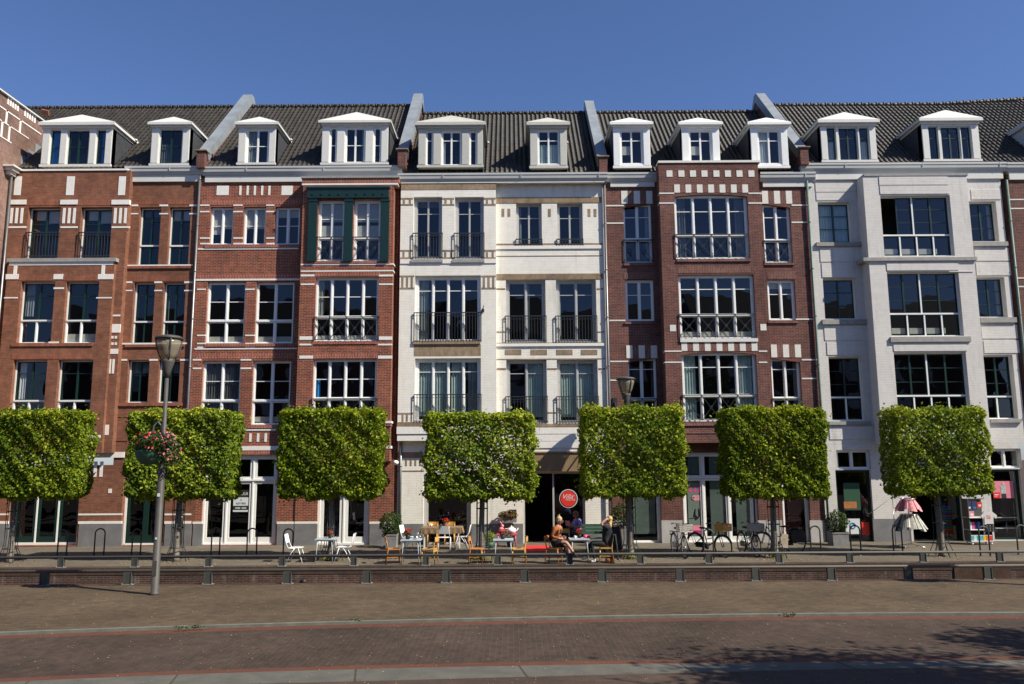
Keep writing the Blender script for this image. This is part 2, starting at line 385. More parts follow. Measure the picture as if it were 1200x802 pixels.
# quay edge course, canal walls, water
mb = MB(); mb.box(-70, 70, YQ - .22, YQ, -.12, .006); struct(mb.build('quay_edge', 'coping_brick'))
mb = MB(); mb.box(-70, 70, YQ - .4, YQ - .01, -2.2, -.12); struct(mb.build('quay_wall', 'canal_brick'))
mb = MB(); mb.box(-70, 70, YT, YT + .4, -2.2, -.215); struct(mb.build('canal_wall', 'canal_brick'))
mb = MB(); mb.box(-70, 70, YT - .012, YT + .2, -.215, .004); struct(mb.build('canal_coping', 'coping_brick'))
mb = MB(); gx = G(1118, 672).x * YT / G(1118, 672).y
mb.box(gx, gx + 1.7, YT - .035, YT + .02, -2, -.02)
struct(mb.build('wall_buttress', 'coping_brick'))
mb = MB(); mb.poly([(-70, YQ - .1, -1.3), (70, YQ - .1, -1.3), (70, YT + .1, -1.3), (-70, YT + .1, -1.3)]); struct(mb.build('canal_water', 'water'))
mb = MB(); g = P(356, 682, YT); mb.lathe([(.09, 0), (.09, .05)], n=14)
mb.v = [(v[0] + g.x, YT - .02 - v[2], v[1] + g.z) for v in mb.v]; struct(mb.build('drain_mouth', 'black'))
mb = MB(); mb.poly([(-70, YT + .2, 0), (70, YT + .2, 0), (70, Y0 + .6, 0), (-70, Y0 + .6, 0)]); struct(mb.build('terrace_paving', 'pave_terrace'))
mb = MB(); mb.poly([(-400, Y0 + .6, -.01), (400, Y0 + .6, -.01), (400, 500, -.01), (-400, 500, -.01)]); struct(mb.build('ground', 'pave_foot'))
# ---------------------------------------------------------------- building kit
class House:
    def __init__(s, name, label, cat, x):
        s.root = thing(name, label, cat, (x, Y0, 0)); s.stone = MB(); s.brk = MB(); s.conc = MB(); s.smat = 'stone_white'; s.bmat = 'soldier_orange'
    def st(s, l, t, r, b, Y, d=.014, deep=.03, mb=None):
        x0, x1, z0, z1 = RC((l, t, r, b), Y)
        if mb: mb.box(x0, x1, Y - d, Y + deep, z0, z1)
        else: s.piece('stone_band' if x1 - x0 > 1.2 else 'stone_block', s.smat, x0, x1, Y - d, Y + deep, z0, z1)
    def piece(s, n, mat, *b): m = MB(); m.box(*b); m.build(n, mat, s.root, fix=False)
    def br(s, l, t, r, b, Y, d=.01, deep=.03):
        x0, x1, z0, z1 = RC((l, t, r, b), Y); s.piece('brick_band' if x1 - x0 > 1.2 else 'brick_trim', s.bmat, x0, x1, Y - d, Y + deep, z0, z1)
    def co(s, l, t, r, b, Y, d=.1, deep=.03):
        x0, x1, z0, z1 = RC((l, t, r, b), Y); s.piece('stone_ledge', 'concrete_grey', x0, x1, Y - d, Y + deep, z0, z1)
    def done(s):
        if s.stone.v: s.stone.build('stone_trim', s.smat, s.root)
        if s.brk.v: s.brk.build('brick_trim', s.bmat, s.root)
        if s.conc.v: s.conc.build('stone_ledge', 'concrete_grey', s.root)
class Sec:
    def __init__(s, h, xl, xr, yr, yt, yb, Y, mat, depth=.45, X0=None, X1=None, Z0=None, Z1=None):
        s.h = h; s.Y = Y; s.mat = mat; s.depth = depth; s.op = []; s.holes = []; s.extra = MB()
        s.X0 = P(xl, yr, Y).x if X0 is None else X0; s.X1 = P(xr, yr, Y).x if X1 is None else X1
        s.Z1 = P((xl + xr) / 2, yt, Y).z if Z1 is None else Z1
        s.Z0 = (0 if yb is None else P((xl + xr) / 2, yb, Y).z) if Z0 is None else Z0
    def hole(s, l, r, yr, Y, t, b):
        s.holes.append((P(l, yr, Y).x + .12, P(r, yr, Y).x - .12, P((l + r) / 2, b, Y).z + .1, P((l + r) / 2, t, Y).z - .1))
    def build(s):
        mb = s.extra; Y = s.Y; th = .30
        xs = sorted({s.X0, s.X1, *[max(s.X0, min(s.X1, v)) for o in s.op + s.holes for v in o[:2]]}); zs = sorted({s.Z0, s.Z1, *[max(s.Z0, min(s.Z1, v)) for o in s.op + s.holes for v in o[2:]]})
        for i in range(len(xs) - 1):
            for j in range(len(zs) - 1):
                cx = (xs[i] + xs[i + 1]) / 2; cz = (zs[j] + zs[j + 1]) / 2
                if any(o[0] < cx < o[1] and o[2] < cz < o[3] for o in s.op + s.holes): continue
                mb.poly([(xs[i], Y, zs[j]), (xs[i + 1], Y, zs[j]), (xs[i + 1], Y, zs[j + 1]), (xs[i], Y, zs[j + 1])])
        for a, b, c, d in s.op:
            mb.poly([(a, Y, c), (a, Y, d), (a, Y + th, d), (a, Y + th, c)]); mb.poly([(b, Y, c), (b, Y + th, c), (b, Y + th, d), (b, Y, d)])
            mb.poly([(a, Y, d), (b, Y, d), (b, Y + th, d), (a, Y + th, d)]); mb.poly([(a, Y, c), (a, Y + th, c), (b, Y + th, c), (b, Y, c)])
        D = s.depth
        mb.poly([(s.X0, Y, s.Z0), (s.X0, Y, s.Z1), (s.X0, Y + D, s.Z1), (s.X0, Y + D, s.Z0)])
        mb.poly([(s.X1, Y, s.Z0), (s.X1, Y + D, s.Z0), (s.X1, Y + D, s.Z1), (s.X1, Y, s.Z1)])
        mb.poly([(s.X0, Y, s.Z1), (s.X1, Y, s.Z1), (s.X1, Y + D, s.Z1), (s.X0, Y + D, s.Z1)])
        if s.Z0 > .1: mb.poly([(s.X0, Y, s.Z0), (s.X0, Y + D, s.Z0), (s.X1, Y + D, s.Z0), (s.X1, Y, s.Z0)])
        return mb.build('wall', s.mat, s.h.root, fix=False)
    def win(s, rc, rows, sash='paint_white', frame='paint_white', rec=.17, curt=None, arch=0, slant=0, fw=.052, sw=.034, bot=0, room='dark_room', rd=1.5, name='window', tilt=.25, open_leaf=None, wallmat=True):
        Y = s.Y; x0, x1, z0, z1 = RC(rc, Y); s.op.append((x0, x1, z0, z1)); h = s.h
        if arch:
            K = 10
            for k in range(K):
                a, b = k / K, (k + 1) / K; fa = 1 - (2 * a - 1) ** 2; fb = 1 - (2 * b - 1) ** 2
                za = z1 - arch * (1 - fa); zb = z1 - arch * (1 - fb); xa = x0 + (x1 - x0) * a; xb = x0 + (x1 - x0) * b
                if min(za, zb) < z1 - 1e-5:
                    s.extra.poly([(xa, Y, za), (xb, Y, zb), (xb, Y, z1), (xa, Y, z1)]); s.extra.poly([(xa, Y, za), (xa, Y + .2, za), (xb, Y + .2, zb), (xb, Y, zb)])
        if slant:
            za, zb = (z1 - abs(slant), z1) if slant > 0 else (z1, z1 - abs(slant))
            s.extra.poly([(x0, Y, za), (x1, Y, zb), (x1, Y, z1), (x0, Y, z1)]); s.extra.poly([(x0, Y, za), (x0, Y + .2, za), (x1, Y + .2, zb), (x1, Y, zb)])
        Yw = Y + rec; fr = MB(); gl = MB(); cx = (rc[0] + rc[2]) / 2
        D0, D1 = Yw, Yw + .09
        fr.box(x0, x0 + fw, D0, D1, z0, z1); fr.box(x1 - fw, x1, D0, D1, z0, z1)
        fr.box(x0 + fw, x1 - fw, D0, D1, z1 - fw, z1); fr.box(x0 + fw, x1 - fw, D0 - .02, D1, z0, z0 + fw * .8)
        ix0, ix1 = x0 + fw, x1 - fw; zt = z1 - fw
        for ri, row in enumerate(rows):
            yb, mull, st, hb, vb = row; last = ri == len(rows) - 1
            if last: zb = z0 + fw * .8
            else:
                zc = P(cx, yb, Yw).z; zb = zc + .03; fr.box(ix0, ix1, D0 - .025, D1, zc - .03, zc + .03)
            cy = (zt + zb) / 2; pyc = (rc[1] + rc[3]) / 2
            ms = [P(m_, pyc, Yw).x if m_ > 1.5 else x0 + (x1 - x0) * m_ for m_ in mull]
            edges = [ix0]
            for m_ in ms: fr.box(m_ - .027, m_ + .027, D0 - .008, D1, zb, zt); edges += [m_ - .027, m_ + .027]
            edges.append(ix1)
            col = {'w': 0, 'g': 1, 'n': None}[st]
            for e in range(0, len(edges), 2):
                a, b = edges[e], edges[e + 1]
                if open_leaf is not None and (ri, e // 2) == open_leaf: continue
                ns = vb if vb else 1
                bt = max(sw, bot) if last else sw
                if st == 'n': sw = bt = .012
                # vb>1: several casements side by side inside one light
                wd = (b - a) / ns
                for q in range(ns):
                    if open_leaf is not None and (ri, e // 2, q) == open_leaf:
                        c0 = a + q * wd; lf = MB(); lf.v = []; L = wd * .97; ca, sa = math.cos(R(72)), math.sin(R(72))
                        for (u0, u1, v0, v1) in ((0, sw, zb, zt), (L - sw, L, zb, zt), (sw, L - sw, zb, zb + sw), (sw, L - sw, zt - sw, zt)): fr.add([(c0 + .02 + u * ca - w * sa, D1 + u * sa + w * ca, v) for v in (v0, v1) for u, w in ((u0, 0), (u1, 0), (u1, .05), (u0, .05))], [(0, 3, 2, 1), (4, 5, 6, 7), (0, 1, 5, 4), (1, 2, 6, 5), (2, 3, 7, 6), (3, 0, 4, 7)], 1)
                        continue
                    c0, c1 = a + q * wd, a + (q + 1) * wd; k = 0 if col is None else col
                    fr.box(c0, c0 + sw, D0 + .02, D1 - .005, zb, zt, k); fr.box(c1 - sw, c1, D0 + .02, D1 - .005, zb, zt, k)
                    fr.box(c0 + sw, c1 - sw, D0 + .02, D1 - .005, zt - sw, zt, k); fr.box(c0 + sw, c1 - sw, D0 + .02, D1 - .005, zb, zb + bt, k)
                    for y_ in hb:
                        zz = P(cx, y_, Yw).z; fr.box(c0 + sw, c1 - sw, D0 + .035, D1 - .02, zz - .014, zz + .014, k)
                    t1 = math.tan(R(random.gauss(0, tilt))) ; t2 = math.tan(R(random.gauss(0, tilt)))
                    g0, g1, h0, h1 = c0 + sw * .6, c1 - sw * .6, zb + bt * .6, zt - sw * .6; yc = Yw + .055
                    def gy(x, z): return yc + (x - (g0 + g1) / 2) * t1 + (z - (h0 + h1) / 2) * t2
                    gl.poly([(g0, gy(g0, h0), h0), (g1, gy(g1, h0), h0), (g1, gy(g1, h1), h1), (g0, gy(g0, h1), h1)])
            zt = zb - .07
        f = fr.build(name, [frame, {'paint_white': 'paint_white', 'g': 'paint_green'}.get(sash, sash)], h.root)
        if gl.v: gl.build('pane', 'glass', f, fix=False)
        rm = MB(); ya, yb_ = Y + .3, Y + .3 + rd
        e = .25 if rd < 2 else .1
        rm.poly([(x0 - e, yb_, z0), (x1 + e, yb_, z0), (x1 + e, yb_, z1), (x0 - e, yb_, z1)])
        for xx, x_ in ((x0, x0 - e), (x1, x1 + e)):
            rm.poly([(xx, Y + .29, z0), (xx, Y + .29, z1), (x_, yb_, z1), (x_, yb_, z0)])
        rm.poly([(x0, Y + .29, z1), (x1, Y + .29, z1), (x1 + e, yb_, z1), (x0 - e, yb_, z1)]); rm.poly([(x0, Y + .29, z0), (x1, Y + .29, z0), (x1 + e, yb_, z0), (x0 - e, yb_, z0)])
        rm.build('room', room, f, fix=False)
        if curt is None and rd < 1.6 and random.random() < .45:
            curt = random.choice(([(.06, .2, 'curtain_grey', 1, .1)], [(.8, .94, 'curtain_grey', 1, .1)], [(.05, .16, 'curtain_dark', 1, .05), (.84, .95, 'curtain_dark', 1, .05)], [(.04, .96, 'curtain_dark', 1, .86)]))
        for cc in (curt or []):
            a, b, mat, top, bot = cc; cm = MB(); xa = x0 + (x1 - x0) * a; xb = x0 + (x1 - x0) * b; za = z0 + (z1 - z0) * bot; zb = z0 + (z1 - z0) * top
            if mat == 'blind': cm.box(xa, xb, Yw + .10, Yw + .108, za, zb)
            else:
                K = max(6, int((xb - xa) / .02)); vs = []
                ph = random.random() * 6
                for k in range(K + 1):
                    x = xa + (xb - xa) * k / K; y = Yw + .125 + .025 * math.sin(x * 62 + ph) + .012 * math.sin(x * 151)
                    vs += [(x, y, za), (x, y, zb)]
                cm.add(vs, [(2 * k, 2 * k + 2, 2 * k + 3, 2 * k + 1) for k in range(K)], 0, True)
            cm.build('blind' if mat == 'blind' else 'curtain', mat, f, fix=False)
        s.last = (x0, x1, z0, z1, Yw, f)
        return f
    def rail(s, l, t, r, b, d=.07, sp=.115, x=None):
        # bar railing (or crossed panels when x = list of panel edges in px)
        Y = s.Y - d if x is None else s.Y - .03 + .0; x0, x1, z0, z1 = RC((l, t, r, b), Y); mb = MB()
        mb.box(x0, x1, Y - .02, Y + .02, z1 - .035, z1)
        if x is None:
            mb.box(x0, x1, Y - .012, Y + .012, z0 + .05, z0 + .08); n = max(2, round((x1 - x0) / sp))
            for k in range(n + 1):
                xx = x0 + (x1 - x0) * k / n; mb.box(xx - .010, xx + .010, Y - .010, Y + .010, z0, z1)
            mb.box(x0, x1, Y - .01, Y + .01, z1 - .14, z1 - .125)
            for xx in (x0 + .02, x1 - .02):
                for zz in (z1 - .02, z0 + .06): mb.box(xx - .012, xx + .012, Y, s.Y + .02, zz - .012, zz + .012)
        else:
            pyc = (t + b) / 2; e = [x0] + [P(q, pyc, Y).x for q in x] + [x1]
            mb.box(x0, x1, Y - .01, Y + .01, z0 + .02, z0 + .045)
            for q in e: mb.box(q - .009, q + .009, Y - .009, Y + .009, z0, z1)
            for a, c in zip(e[:-1], e[1:]):
                for u in (0, 1):
                    mb.bar((a, Y, z0 + .03 if u else z1 - .03), (c, Y + .004 * u, z1 - .03 if u else z0 + .03), .017)
                mx, mz = (a + c) / 2, (z0 + z1) / 2; rr = .05
                mb.tube([(mx + rr * math.cos(k * math.pi / 4), Y - .008, mz + rr * math.sin(k * math.pi / 4)) for k in range(8)], .009, 5, closed=True)
            for xx in (x0, x1): mb.box(xx - .01, xx + .01, Y, s.Y + .03, z1 - .03, z1 - .01)
        mb.build('balcony_railing', 'rail_metal', s.h.root)
    def sill(s, l, t, r, b, mat='soldier_orange', d=.05):
        x0, x1, z0, z1 = RC((l, t, r, b), s.Y); mb = MB(); mb.box(x0, x1, s.Y - d, s.Y + .15, z0, z1); mb.build('sill', mat, s.h.root)

def gutter(h, l, r, yt, yb, Yf, yfas, Ywall, yr=200, endl=True):
    x0, x1 = P(l, yt, Yf).x, P(r, yt, Yf).x; zt = P((l + r) / 2, yt, Yf).z; zb = P((l + r) / 2, yb, Yf).z; hh = zt - zb
    mb = MB()
    pr = [(Yf, zt), (Yf, zt - hh * .22), (Yf + .02, zt - hh * .3), (Yf + .03, zt - hh * .62), (Yf + .07, zt - hh * .75), (Yf + .10, zt - hh), (Ywall - .02, zt - hh), (Ywall + .3, zt - hh), (Ywall + .3, zt - .06), (Yf + .05, zt - .06), (Yf + .035, zt)]
    mb.prism(pr, 'x', x0, x1)
    k = x0 + 1.8
    while k < x1: mb.box(k - .01, k + .01, Yf - .006, Yf + .02, zt - hh * .5, zt + .004); k += 3.1
    g = mb.build('gutter', 'gutter_paint', h.root)
    mb = MB(); zf = P((l + r) / 2, yfas, Ywall - .06).z
    mb.box(x0 + .12, x1 - .12, Ywall - .07, Ywall + .1, zf, zt - hh + .01); mb.build('fascia', 'fascia_paint', h.root)
    return zt
def pipe(h, pts, Y, mat='pipe_metal', r=.045):
    mb = MB(); q = [P(a, b, Y) for a, b in pts]; q[-1].z = max(q[-1].z, .0)
    X = q[0].x; mb.tube([(X, Y, p.z) for p in q], r, 8)
    z = q[-1].z + 1
    while z < q[0].z: mb.tube([(X, Y, z), (X, Y, z + .05)], r + .012, 8); z += 1.9
    mb.build('drainpipe', mat, h.root)
def roofsheet(h, xa, xb, Ye, ze, topz, name='roof'):
    # pantiles on a 45 degree slope; topz: number or function of x
    pit = .2; K = 6; nx = int((xb - xa) / pit * K); xs = np.linspace(xa, xb, nx + 1)
    f = topz if callable(topz) else (lambda x: np.full_like(x, topz))
    course = .235; rows = int((f(xs).max() - ze) / course) + 1
    prof = .028 * np.cos(xs / pit * 2 * np.pi) + .014 * np.cos(xs / pit * 4 * np.pi + 1)
    V = []; lv = []
    for j in range(rows):
        lv += [(j * course, .035), ((j + 1) * course - .004, .0)]
    tz = f(xs) - ze
    for d, lift in lv:
        dd = np.minimum(d, tz); jit = (np.floor(xs / pit) * 7.31 + d * 5.1) % 1 * .008
        off = (prof + lift + jit) * .707
        V.append(np.stack([xs, Ye + dd - off, ze + dd + off], 1))
    V = np.concatenate(V); n = nx + 1
    Fc = [(j * n + i, j * n + i + 1, (j + 1) * n + i + 1, (j + 1) * n + i) for j in range(len(lv) - 1) for i in range(nx)]
    mb = MB(); mb.v = [tuple(v) for v in V]; mb.f = Fc; mb.mi = [0] * len(Fc); mb.sm = [True] * len(Fc)
    o = mb.build(name, 'roof_tile', h.root, fix=False)
    # back slope + ridge tiles
    b = MB(); k = xs[::K * 4]
    if k[-1] < xb: k = np.append(k, xb)
    t = f(k)
    for i in range(len(k) - 1):
        y_a, y_b = Ye + t[i] - ze, Ye + t[i + 1] - ze
        b.poly([(k[i], y_a, t[i]), (k[i + 1], y_b, t[i + 1]), (k[i + 1], y_b + 5, t[i + 1] - 5), (k[i], y_a + 5, t[i] - 5)])
    b.build('rear_slope', 'roof_dark', o, fix=False)
    r = MB(); x = xa
    while x < xb - .05:
        x2 = min(x + .34, xb); z_a, z_b = float(f(np.array([x]))[0]), float(f(np.array([x2]))[0])
        r.tube([(x, Ye + z_a - ze, z_a + .03), (x2 - .06, Ye + z_b - ze, z_b + .03)], [.10, .105], 8)
        r.tube([(x2 - .07, Ye + z_b - ze, z_b + .035), (x2, Ye + z_b - ze, z_b + .035)], .128, 8); x = x2
    r.build('ridge_tiles', 'roof_tile', o)
    return o
def ridge_z(px, py, Ye, ze):
    d = ray(px, py); # (0,0,E)+t d on plane z-ze = y-Ye
    t = (Ye - ze + EYE) / (d.y - d.z); return EYE + t * d.z
def firewall(h, px, py, Ye, ze, rz, wdt=.42, pxr=None):
    X = P(px, py, Ye).x; mb = MB(); lo = .30; dz = rz - ze
    a = [(Ye - .25, ze - .1), (Ye - .25, ze + .62), (Ye + .25, ze + .68), (Ye + dz + .12, rz + .50), (Ye + dz + .6, rz + .1), (Ye + dz + .6, rz - .8), (Ye + .6, ze - .1)]
    mb.prism(a, 'x', X - wdt / 2 + .05, X + wdt / 2 - .05); f = mb.build('firewall', 'brick_plum', h.root)
    mb = MB()
    b = [(Ye + .04, ze + .50), (Ye + .0, ze + .66), (Ye + dz + .05, rz + .62), (Ye + dz + .35, rz + .62), (Ye + dz + .72, rz + .12), (Ye + dz + .62, rz + .08), (Ye + dz + .28, rz + .48), (Ye + dz + .1, rz + .46)]
    b = [(Ye + .06, ze + .30), (Ye - .08, ze + .62), (Ye + dz + .02, rz + .66), (Ye + dz + .34, rz + .66), (Ye + dz + .75, rz + .15), (Ye + dz + .62, rz + .02), (Ye + dz + .2, rz + .3)]
    mb.prism(b, 'x', X - wdt / 2, X + wdt / 2); mb.build('zinc_capping', 'zinc', f)
    mb = MB(); mb.box(X - wdt / 2 - .03, X + wdt / 2 + .03, Ye - .3, Ye + .12, ze + .60, ze + .64); mb.build('pier_cap', 'brick_tan', f)
    return X
def dormer(h, rc, peak, wins, Yd, mat='paint_cream', sash='paint_white', side='slate', eave_y=None, curt=None, Ye=None, ze=None, splits=None):
    # rc: front face in px below the eave moulding; wins: px x-ranges of the lights
    l, t, r, b = rc; x0, x1, z0, z1 = RC(rc, Yd); o = h.root
    body = MB(); top = z1
    s = Sec(h, 0, 0, 0, 0, 0, Yd, mat, depth=.3, X0=x0, X1=x1, Z0=z0, Z1=z1)
    for i, (a, c, wt, wb, nv, hb) in enumerate(wins):
        s.win((a, wt, c, wb), [(wb, [], 'w' if sash == 'paint_white' else 'g', hb, nv)], sash='paint_white' if sash == 'paint_white' else 'g', frame='paint_white' if sash == 'paint_white' else mat, rec=.05, fw=.03 if c - a < 14 else .045, curt=(curt or {}).get(i), rd=1.0, name='dormer_window')
    w_ = s.build(); w_.name = 'dormer'
    for ch in [c for c in bpy.data.objects if c.parent == h.root and c.name.startswith('dormer_window') and not c.get('_d')]:
        ch['_d'] = 1
    dep = (z1 - ze) - (Yd - Ye) + .25
    # panelled uprights
    m = MB(); edges = [x0] + [q for ww in wins for q in RC((ww[0], ww[2], ww[1], ww[3]), Yd)[:2]] + [x1]
    for i in range(0, len(edges), 2):
        a, c = edges[i] + .02, edges[i + 1] - .02
        if c - a > .12: m.box(a, c, Yd - .018, Yd + .02, z0 + .12, z1 - .14)
    m.box(x0 - .03, x1 + .03, Yd - .05, Yd + .03, z0 - .02, z0 + .07)
    m.build('panelling', mat, w_)
    m = MB()
    for sx, xx in ((-1, x0), (1, x1)):
        m = MB(); m.poly([(xx, Yd + .01, z0 - .3), (xx, Yd + .01, z1), (xx, Yd + dep, z1), (xx, Yd + dep - .3, z1 - .6)]); m.build('cheek', side, w_, fix=False)
    # moulded eave, low gable
    m = MB(); e = .13; zt = P((l + r) / 2, eave_y or t - 6, Yd - .15).z
    hgt = zt - z1
    m.box(x0 - .04, x1 + .04, Yd - .06, Yd + dep, z1, z1 + hgt * .45); m.box(x0 - e, x1 + e, Yd - .16, Yd + dep, z1 + hgt * .45, zt)
    cx = (x0 + x1) / 2; bk = .34; pz = P(peak[0], peak[1], Yd - .16 + bk).z; f0, f1 = Yd - .155, Yd + dep; xa, xb = x0 - e + .01, x1 + e - .01; za = zt + .002
    m.add([(xa, f0, za), (xb, f0, za), (xb, f1, za), (xa, f1, za), (cx, f0 + bk, pz), (cx, f1, pz)], [(0, 1, 4), (1, 2, 5, 4), (2, 3, 5), (3, 0, 4, 5), (0, 3, 2, 1)])
    m.build('dormer_cornice', mat, w_)
    m = MB(); q = .012
    m.add([(xb + .03, f0 + .02, za), (cx, f0 + bk + .04, pz + q), (cx, f1, pz + q), (xb + .03, f1, za), (xb + .03, f0 + .02, za + q), (cx, f0 + bk + .04, pz + q + .01), (cx, f1, pz + q + .01), (xb + .03, f1, za + q)], [(4, 7, 6, 5), (0, 1, 2, 3), (0, 4, 5, 1), (0, 3, 7, 4)])
    m.add([(xa - .03, f0 + .02, za), (cx, f0 + bk + .04, pz + q), (cx, f1, pz + q), (xa - .03, f1, za), (xa - .03, f0 + .02, za + q), (cx, f0 + bk + .04, pz + q + .01), (cx, f1, pz + q + .01), (xa - .03, f1, za + q)], [(4, 5, 6, 7), (0, 3, 2, 1), (0, 1, 5, 4), (0, 4, 7, 3)])
    m.build('dormer_roof', 'zinc', w_)
    for xx in (xa - .02, xb + .02): m = MB(); m.ball((xx, f1 - .35, za - .04), (.07, .09, .05), 8); m.build('gutter_outlet', 'paint_cream', w_)
    return w_
def strip_tag():
    for o in bpy.data.objects:
        if '_d' in o.keys(): del o['_d']

def pair_rows(tr_y, b, mid, hb_y, st='g', low='n', vb=2):
    return [(tr_y, [], st, [hb_y], vb), (b, [mid], low, [], 1)]

# levels of the three roofs: eave line at the gutter top and the ridge
YE = 30.42
zeA = P(300, 196, YE).z; rzA = ridge_z(330, 126, YE, zeA)
zeB = P(600, 204, YE).z; rzB = ridge_z(600, 134, YE, zeB)
zeC = P(1020, 192, YE).z; rzC = ridge_z(1020, 124, YE, zeC)
XA0 = P(12, 200, Y0).x
XAB = P(478, 195, YE).x; XBC = P(940, 190, YE).x; X12 = P(238, 190, YE).x; X34 = P(705, 190, YE).x; X56 = P(1180, 205, Y0).x

# ================= house 1: orange brick
h = House('town_house', 'orange brick town house with dark green windows and white stripes beside the left wing', 'house', -15)
YU, YL = Y0 - .28, Y0 - .44
s = Sec(h, 12, 151, 230, 200, 531, YU, 'brick_orange', depth=.3); XU1 = s.X1
s.Z0 = P(80, 531, YL).z; s.holes.append((P(9, 312, YL).x + .1, P(132, 340, YL).x - .1, s.Z0 + .1, P(80, 309, YL).z))
for l, r in ((31, 69), (93, 130)):
    s.win((l, 243, r, 303), [(303, [], 'g', [263], 2)], sash='g', rec=.2, fw=.05, curt=[(.5, 1, 'blind', 1, .72), (.15, .5, 'blind', 1, .78)])
    s.rail(l - 2, 272, r - 1, 302, d=.05)
s.build()
for l, r in ((17, 25), (78, 87), (139, 147)): h.st(l, 207, r, 229, YU)
for l, r in ((9.5, 31), (71, 91), (131, 152)):
    h.st(l, 234.5, r, 240, YU, d=.03, deep=.1); h.st(l, 265.5, r, 267.5, YU)
    for k in range(3): h.st(l + 2.5 + k * 6, 244, l + 5.5 + k * 6, 262, YU)
h.br(31, 234.5, 71, 241, YU); h.br(91, 234.5, 131, 241, YU)
h.st(14, 198.5, 150, 200.5, YU, d=.04, deep=.3)
s = Sec(h, 9, 134, 312, 307, 531, YL, 'brick_orange', depth=.17)
s.X1 = P(132, 340, YL).x
for l, r, mid in ((22, 62, .47), (75, 114, .47)):
    s.win((l, 330, r, 402), pair_rows(376, 402, mid, 347), sash='g', curt=[(.06, .3, 'curtain_grey', 1, .45)] if l == 22 else [(0, 1, 'blind', .16, .02)])
for l, r, mid in ((13, 53, .47), (66, 107, .47)):
    s.win((l, 422, r, 493), pair_rows(470, 493, mid, 438), sash='g', curt=[(.08, .28, 'curtain_white', 1, .35)] if l == 13 else None)
s.build()
h.co(9, 303, 137, 307.2, YL, d=.06, deep=.2); h.st(11, 307.2, 133, 311, YL)
h.st(16, 311, 20, 322, YL); h.st(119, 311, 123, 322, YL)
for l, r in ((7, 22), (63, 74), (115, 133)): h.st(l, 321.5, r, 327.5, YL, d=.02)
h.st(63, 337, 75, 339, YL); h.st(5, 348.5, 21, 350, YL); h.st(113, 348.5, 131, 350, YL)
h.br(22, 323, 63, 329, YL); h.br(74, 323, 115, 329, YL)
s.sill(14, 402.5, 109, 406, d=.04); h.br(14, 415, 107, 421, YL); h.st(57, 400.5, 69, 402.5, YL)
h.st(100, 510, 118, 513.5, YL, deep=.1)
# upper right part + ground floor
s = Sec(h, 148, 233, 230, 206, 545, Y0, 'brick_orange'); s.X0 = XU1 - .05
for l, r, top, b, tr, hb in ((162, 187, 243, 311, 288.5, 260), (197, 222, 243, 311, 288.5, 260), (155, 180, 331, 403, 377.5, 347), (190, 216, 331, 403, 377.5, 347)):
    s.win((l, top, r, b), [(tr, [], 'g', [hb], 2), (b, [], 'g', [], 2)], sash='g', curt=[(0, 1, 'blind', 1, .8)] if l == 197 else None)
for l, r in ((149, 174), (185, 210)):
    s.win((l, 422, r, 472), [(472, [], 'g', [440], 2)], sash='g', curt=[(0, 1, 'curtain_grey', 1, .7)])
s.build()
for a, b, y1, y2 in ((152, 162, 240, 250), (187, 197, 240, 250), (222, 232, 240, 250), (145, 155, 330, 340), (181, 190, 330, 340), (216, 226, 330, 340)):
    h.st(a, y1, b, y1 + 2, Y0); h.st(a, y2, b, y2 + 1.5, Y0)
for a, b in ((138, 149), (175, 185), (211, 221)): h.st(a, 421, b, 423, Y0)
h.st(147, 310.5, 226, 312, Y0, d=.03); h.br(147, 312, 224, 315, Y0, d=.05); h.br(150, 235, 232, 240, Y0); h.br(147, 324, 226, 330, Y0)
h.st(140, 402, 220, 403.8, Y0, d=.03); h.br(147, 404, 217, 407, Y0, d=.05); h.br(134, 472.5, 214, 476, Y0, d=.05)
h.st(128.5, 369, 141, 371, YU); h.st(127.5, 380, 141, 390, YU); h.st(125, 409, 138.5, 415, YU)
for a in (130.5, 134.5):
    for b in (394, 401.5): h.st(a, b, a + 2.5, b + 3, YU)
h.st(127.5, 421, 130, 438, YU); h.st(131.5, 421, 134, 438, YU); h.st(122, 498, 127.5, 510, YU)
h.st(108, 530, 146, 536.5, Y0, d=.04); h.br(137, 488, 150, 489, Y0, d=.02); h.br(133, 516, 150, 517, Y0, d=.02)
for a in (103, 110, 117): h.st(a, 541, a + 3.5, 559, Y0)
s = Sec(h, 0, 0, 0, 0, None, Y0, 'brick_orange', X0=XA0 - .9, X1=P(229, 600, Y0).x, Z1=P(150, 545, Y0).z)
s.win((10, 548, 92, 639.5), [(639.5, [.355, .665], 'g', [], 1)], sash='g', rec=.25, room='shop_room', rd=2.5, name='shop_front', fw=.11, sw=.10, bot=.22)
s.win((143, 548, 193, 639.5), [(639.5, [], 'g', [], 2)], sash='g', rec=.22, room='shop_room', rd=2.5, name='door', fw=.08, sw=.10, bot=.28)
s.build()
for l, r in ((-8, 10), (92, 143), (193, 224)):
    h.st(l, 602, r, 604, Y0); h.st(l, 611, r, 614, Y0, d=.03)
    x0, x1, z0, z1 = RC((l, 614, r, 641), Y0); m = MB(); m.box(x0 - .0, x1, Y0 - .025, Y0 + .05, 0, z1); m.build('plinth', 'plinth_grey', h.root)
h.st(127, 573, 131, 578, Y0)
gutter(h, 146, 236, 194.5, 204, Y0 - .2, 213, Y0)
pipe(h, [(234.5, 206), (219, 482), (208, 639)], Y0 - .08)
roofsheet(h, XA0 - 3.2, X12, YE, zeA, rzA)
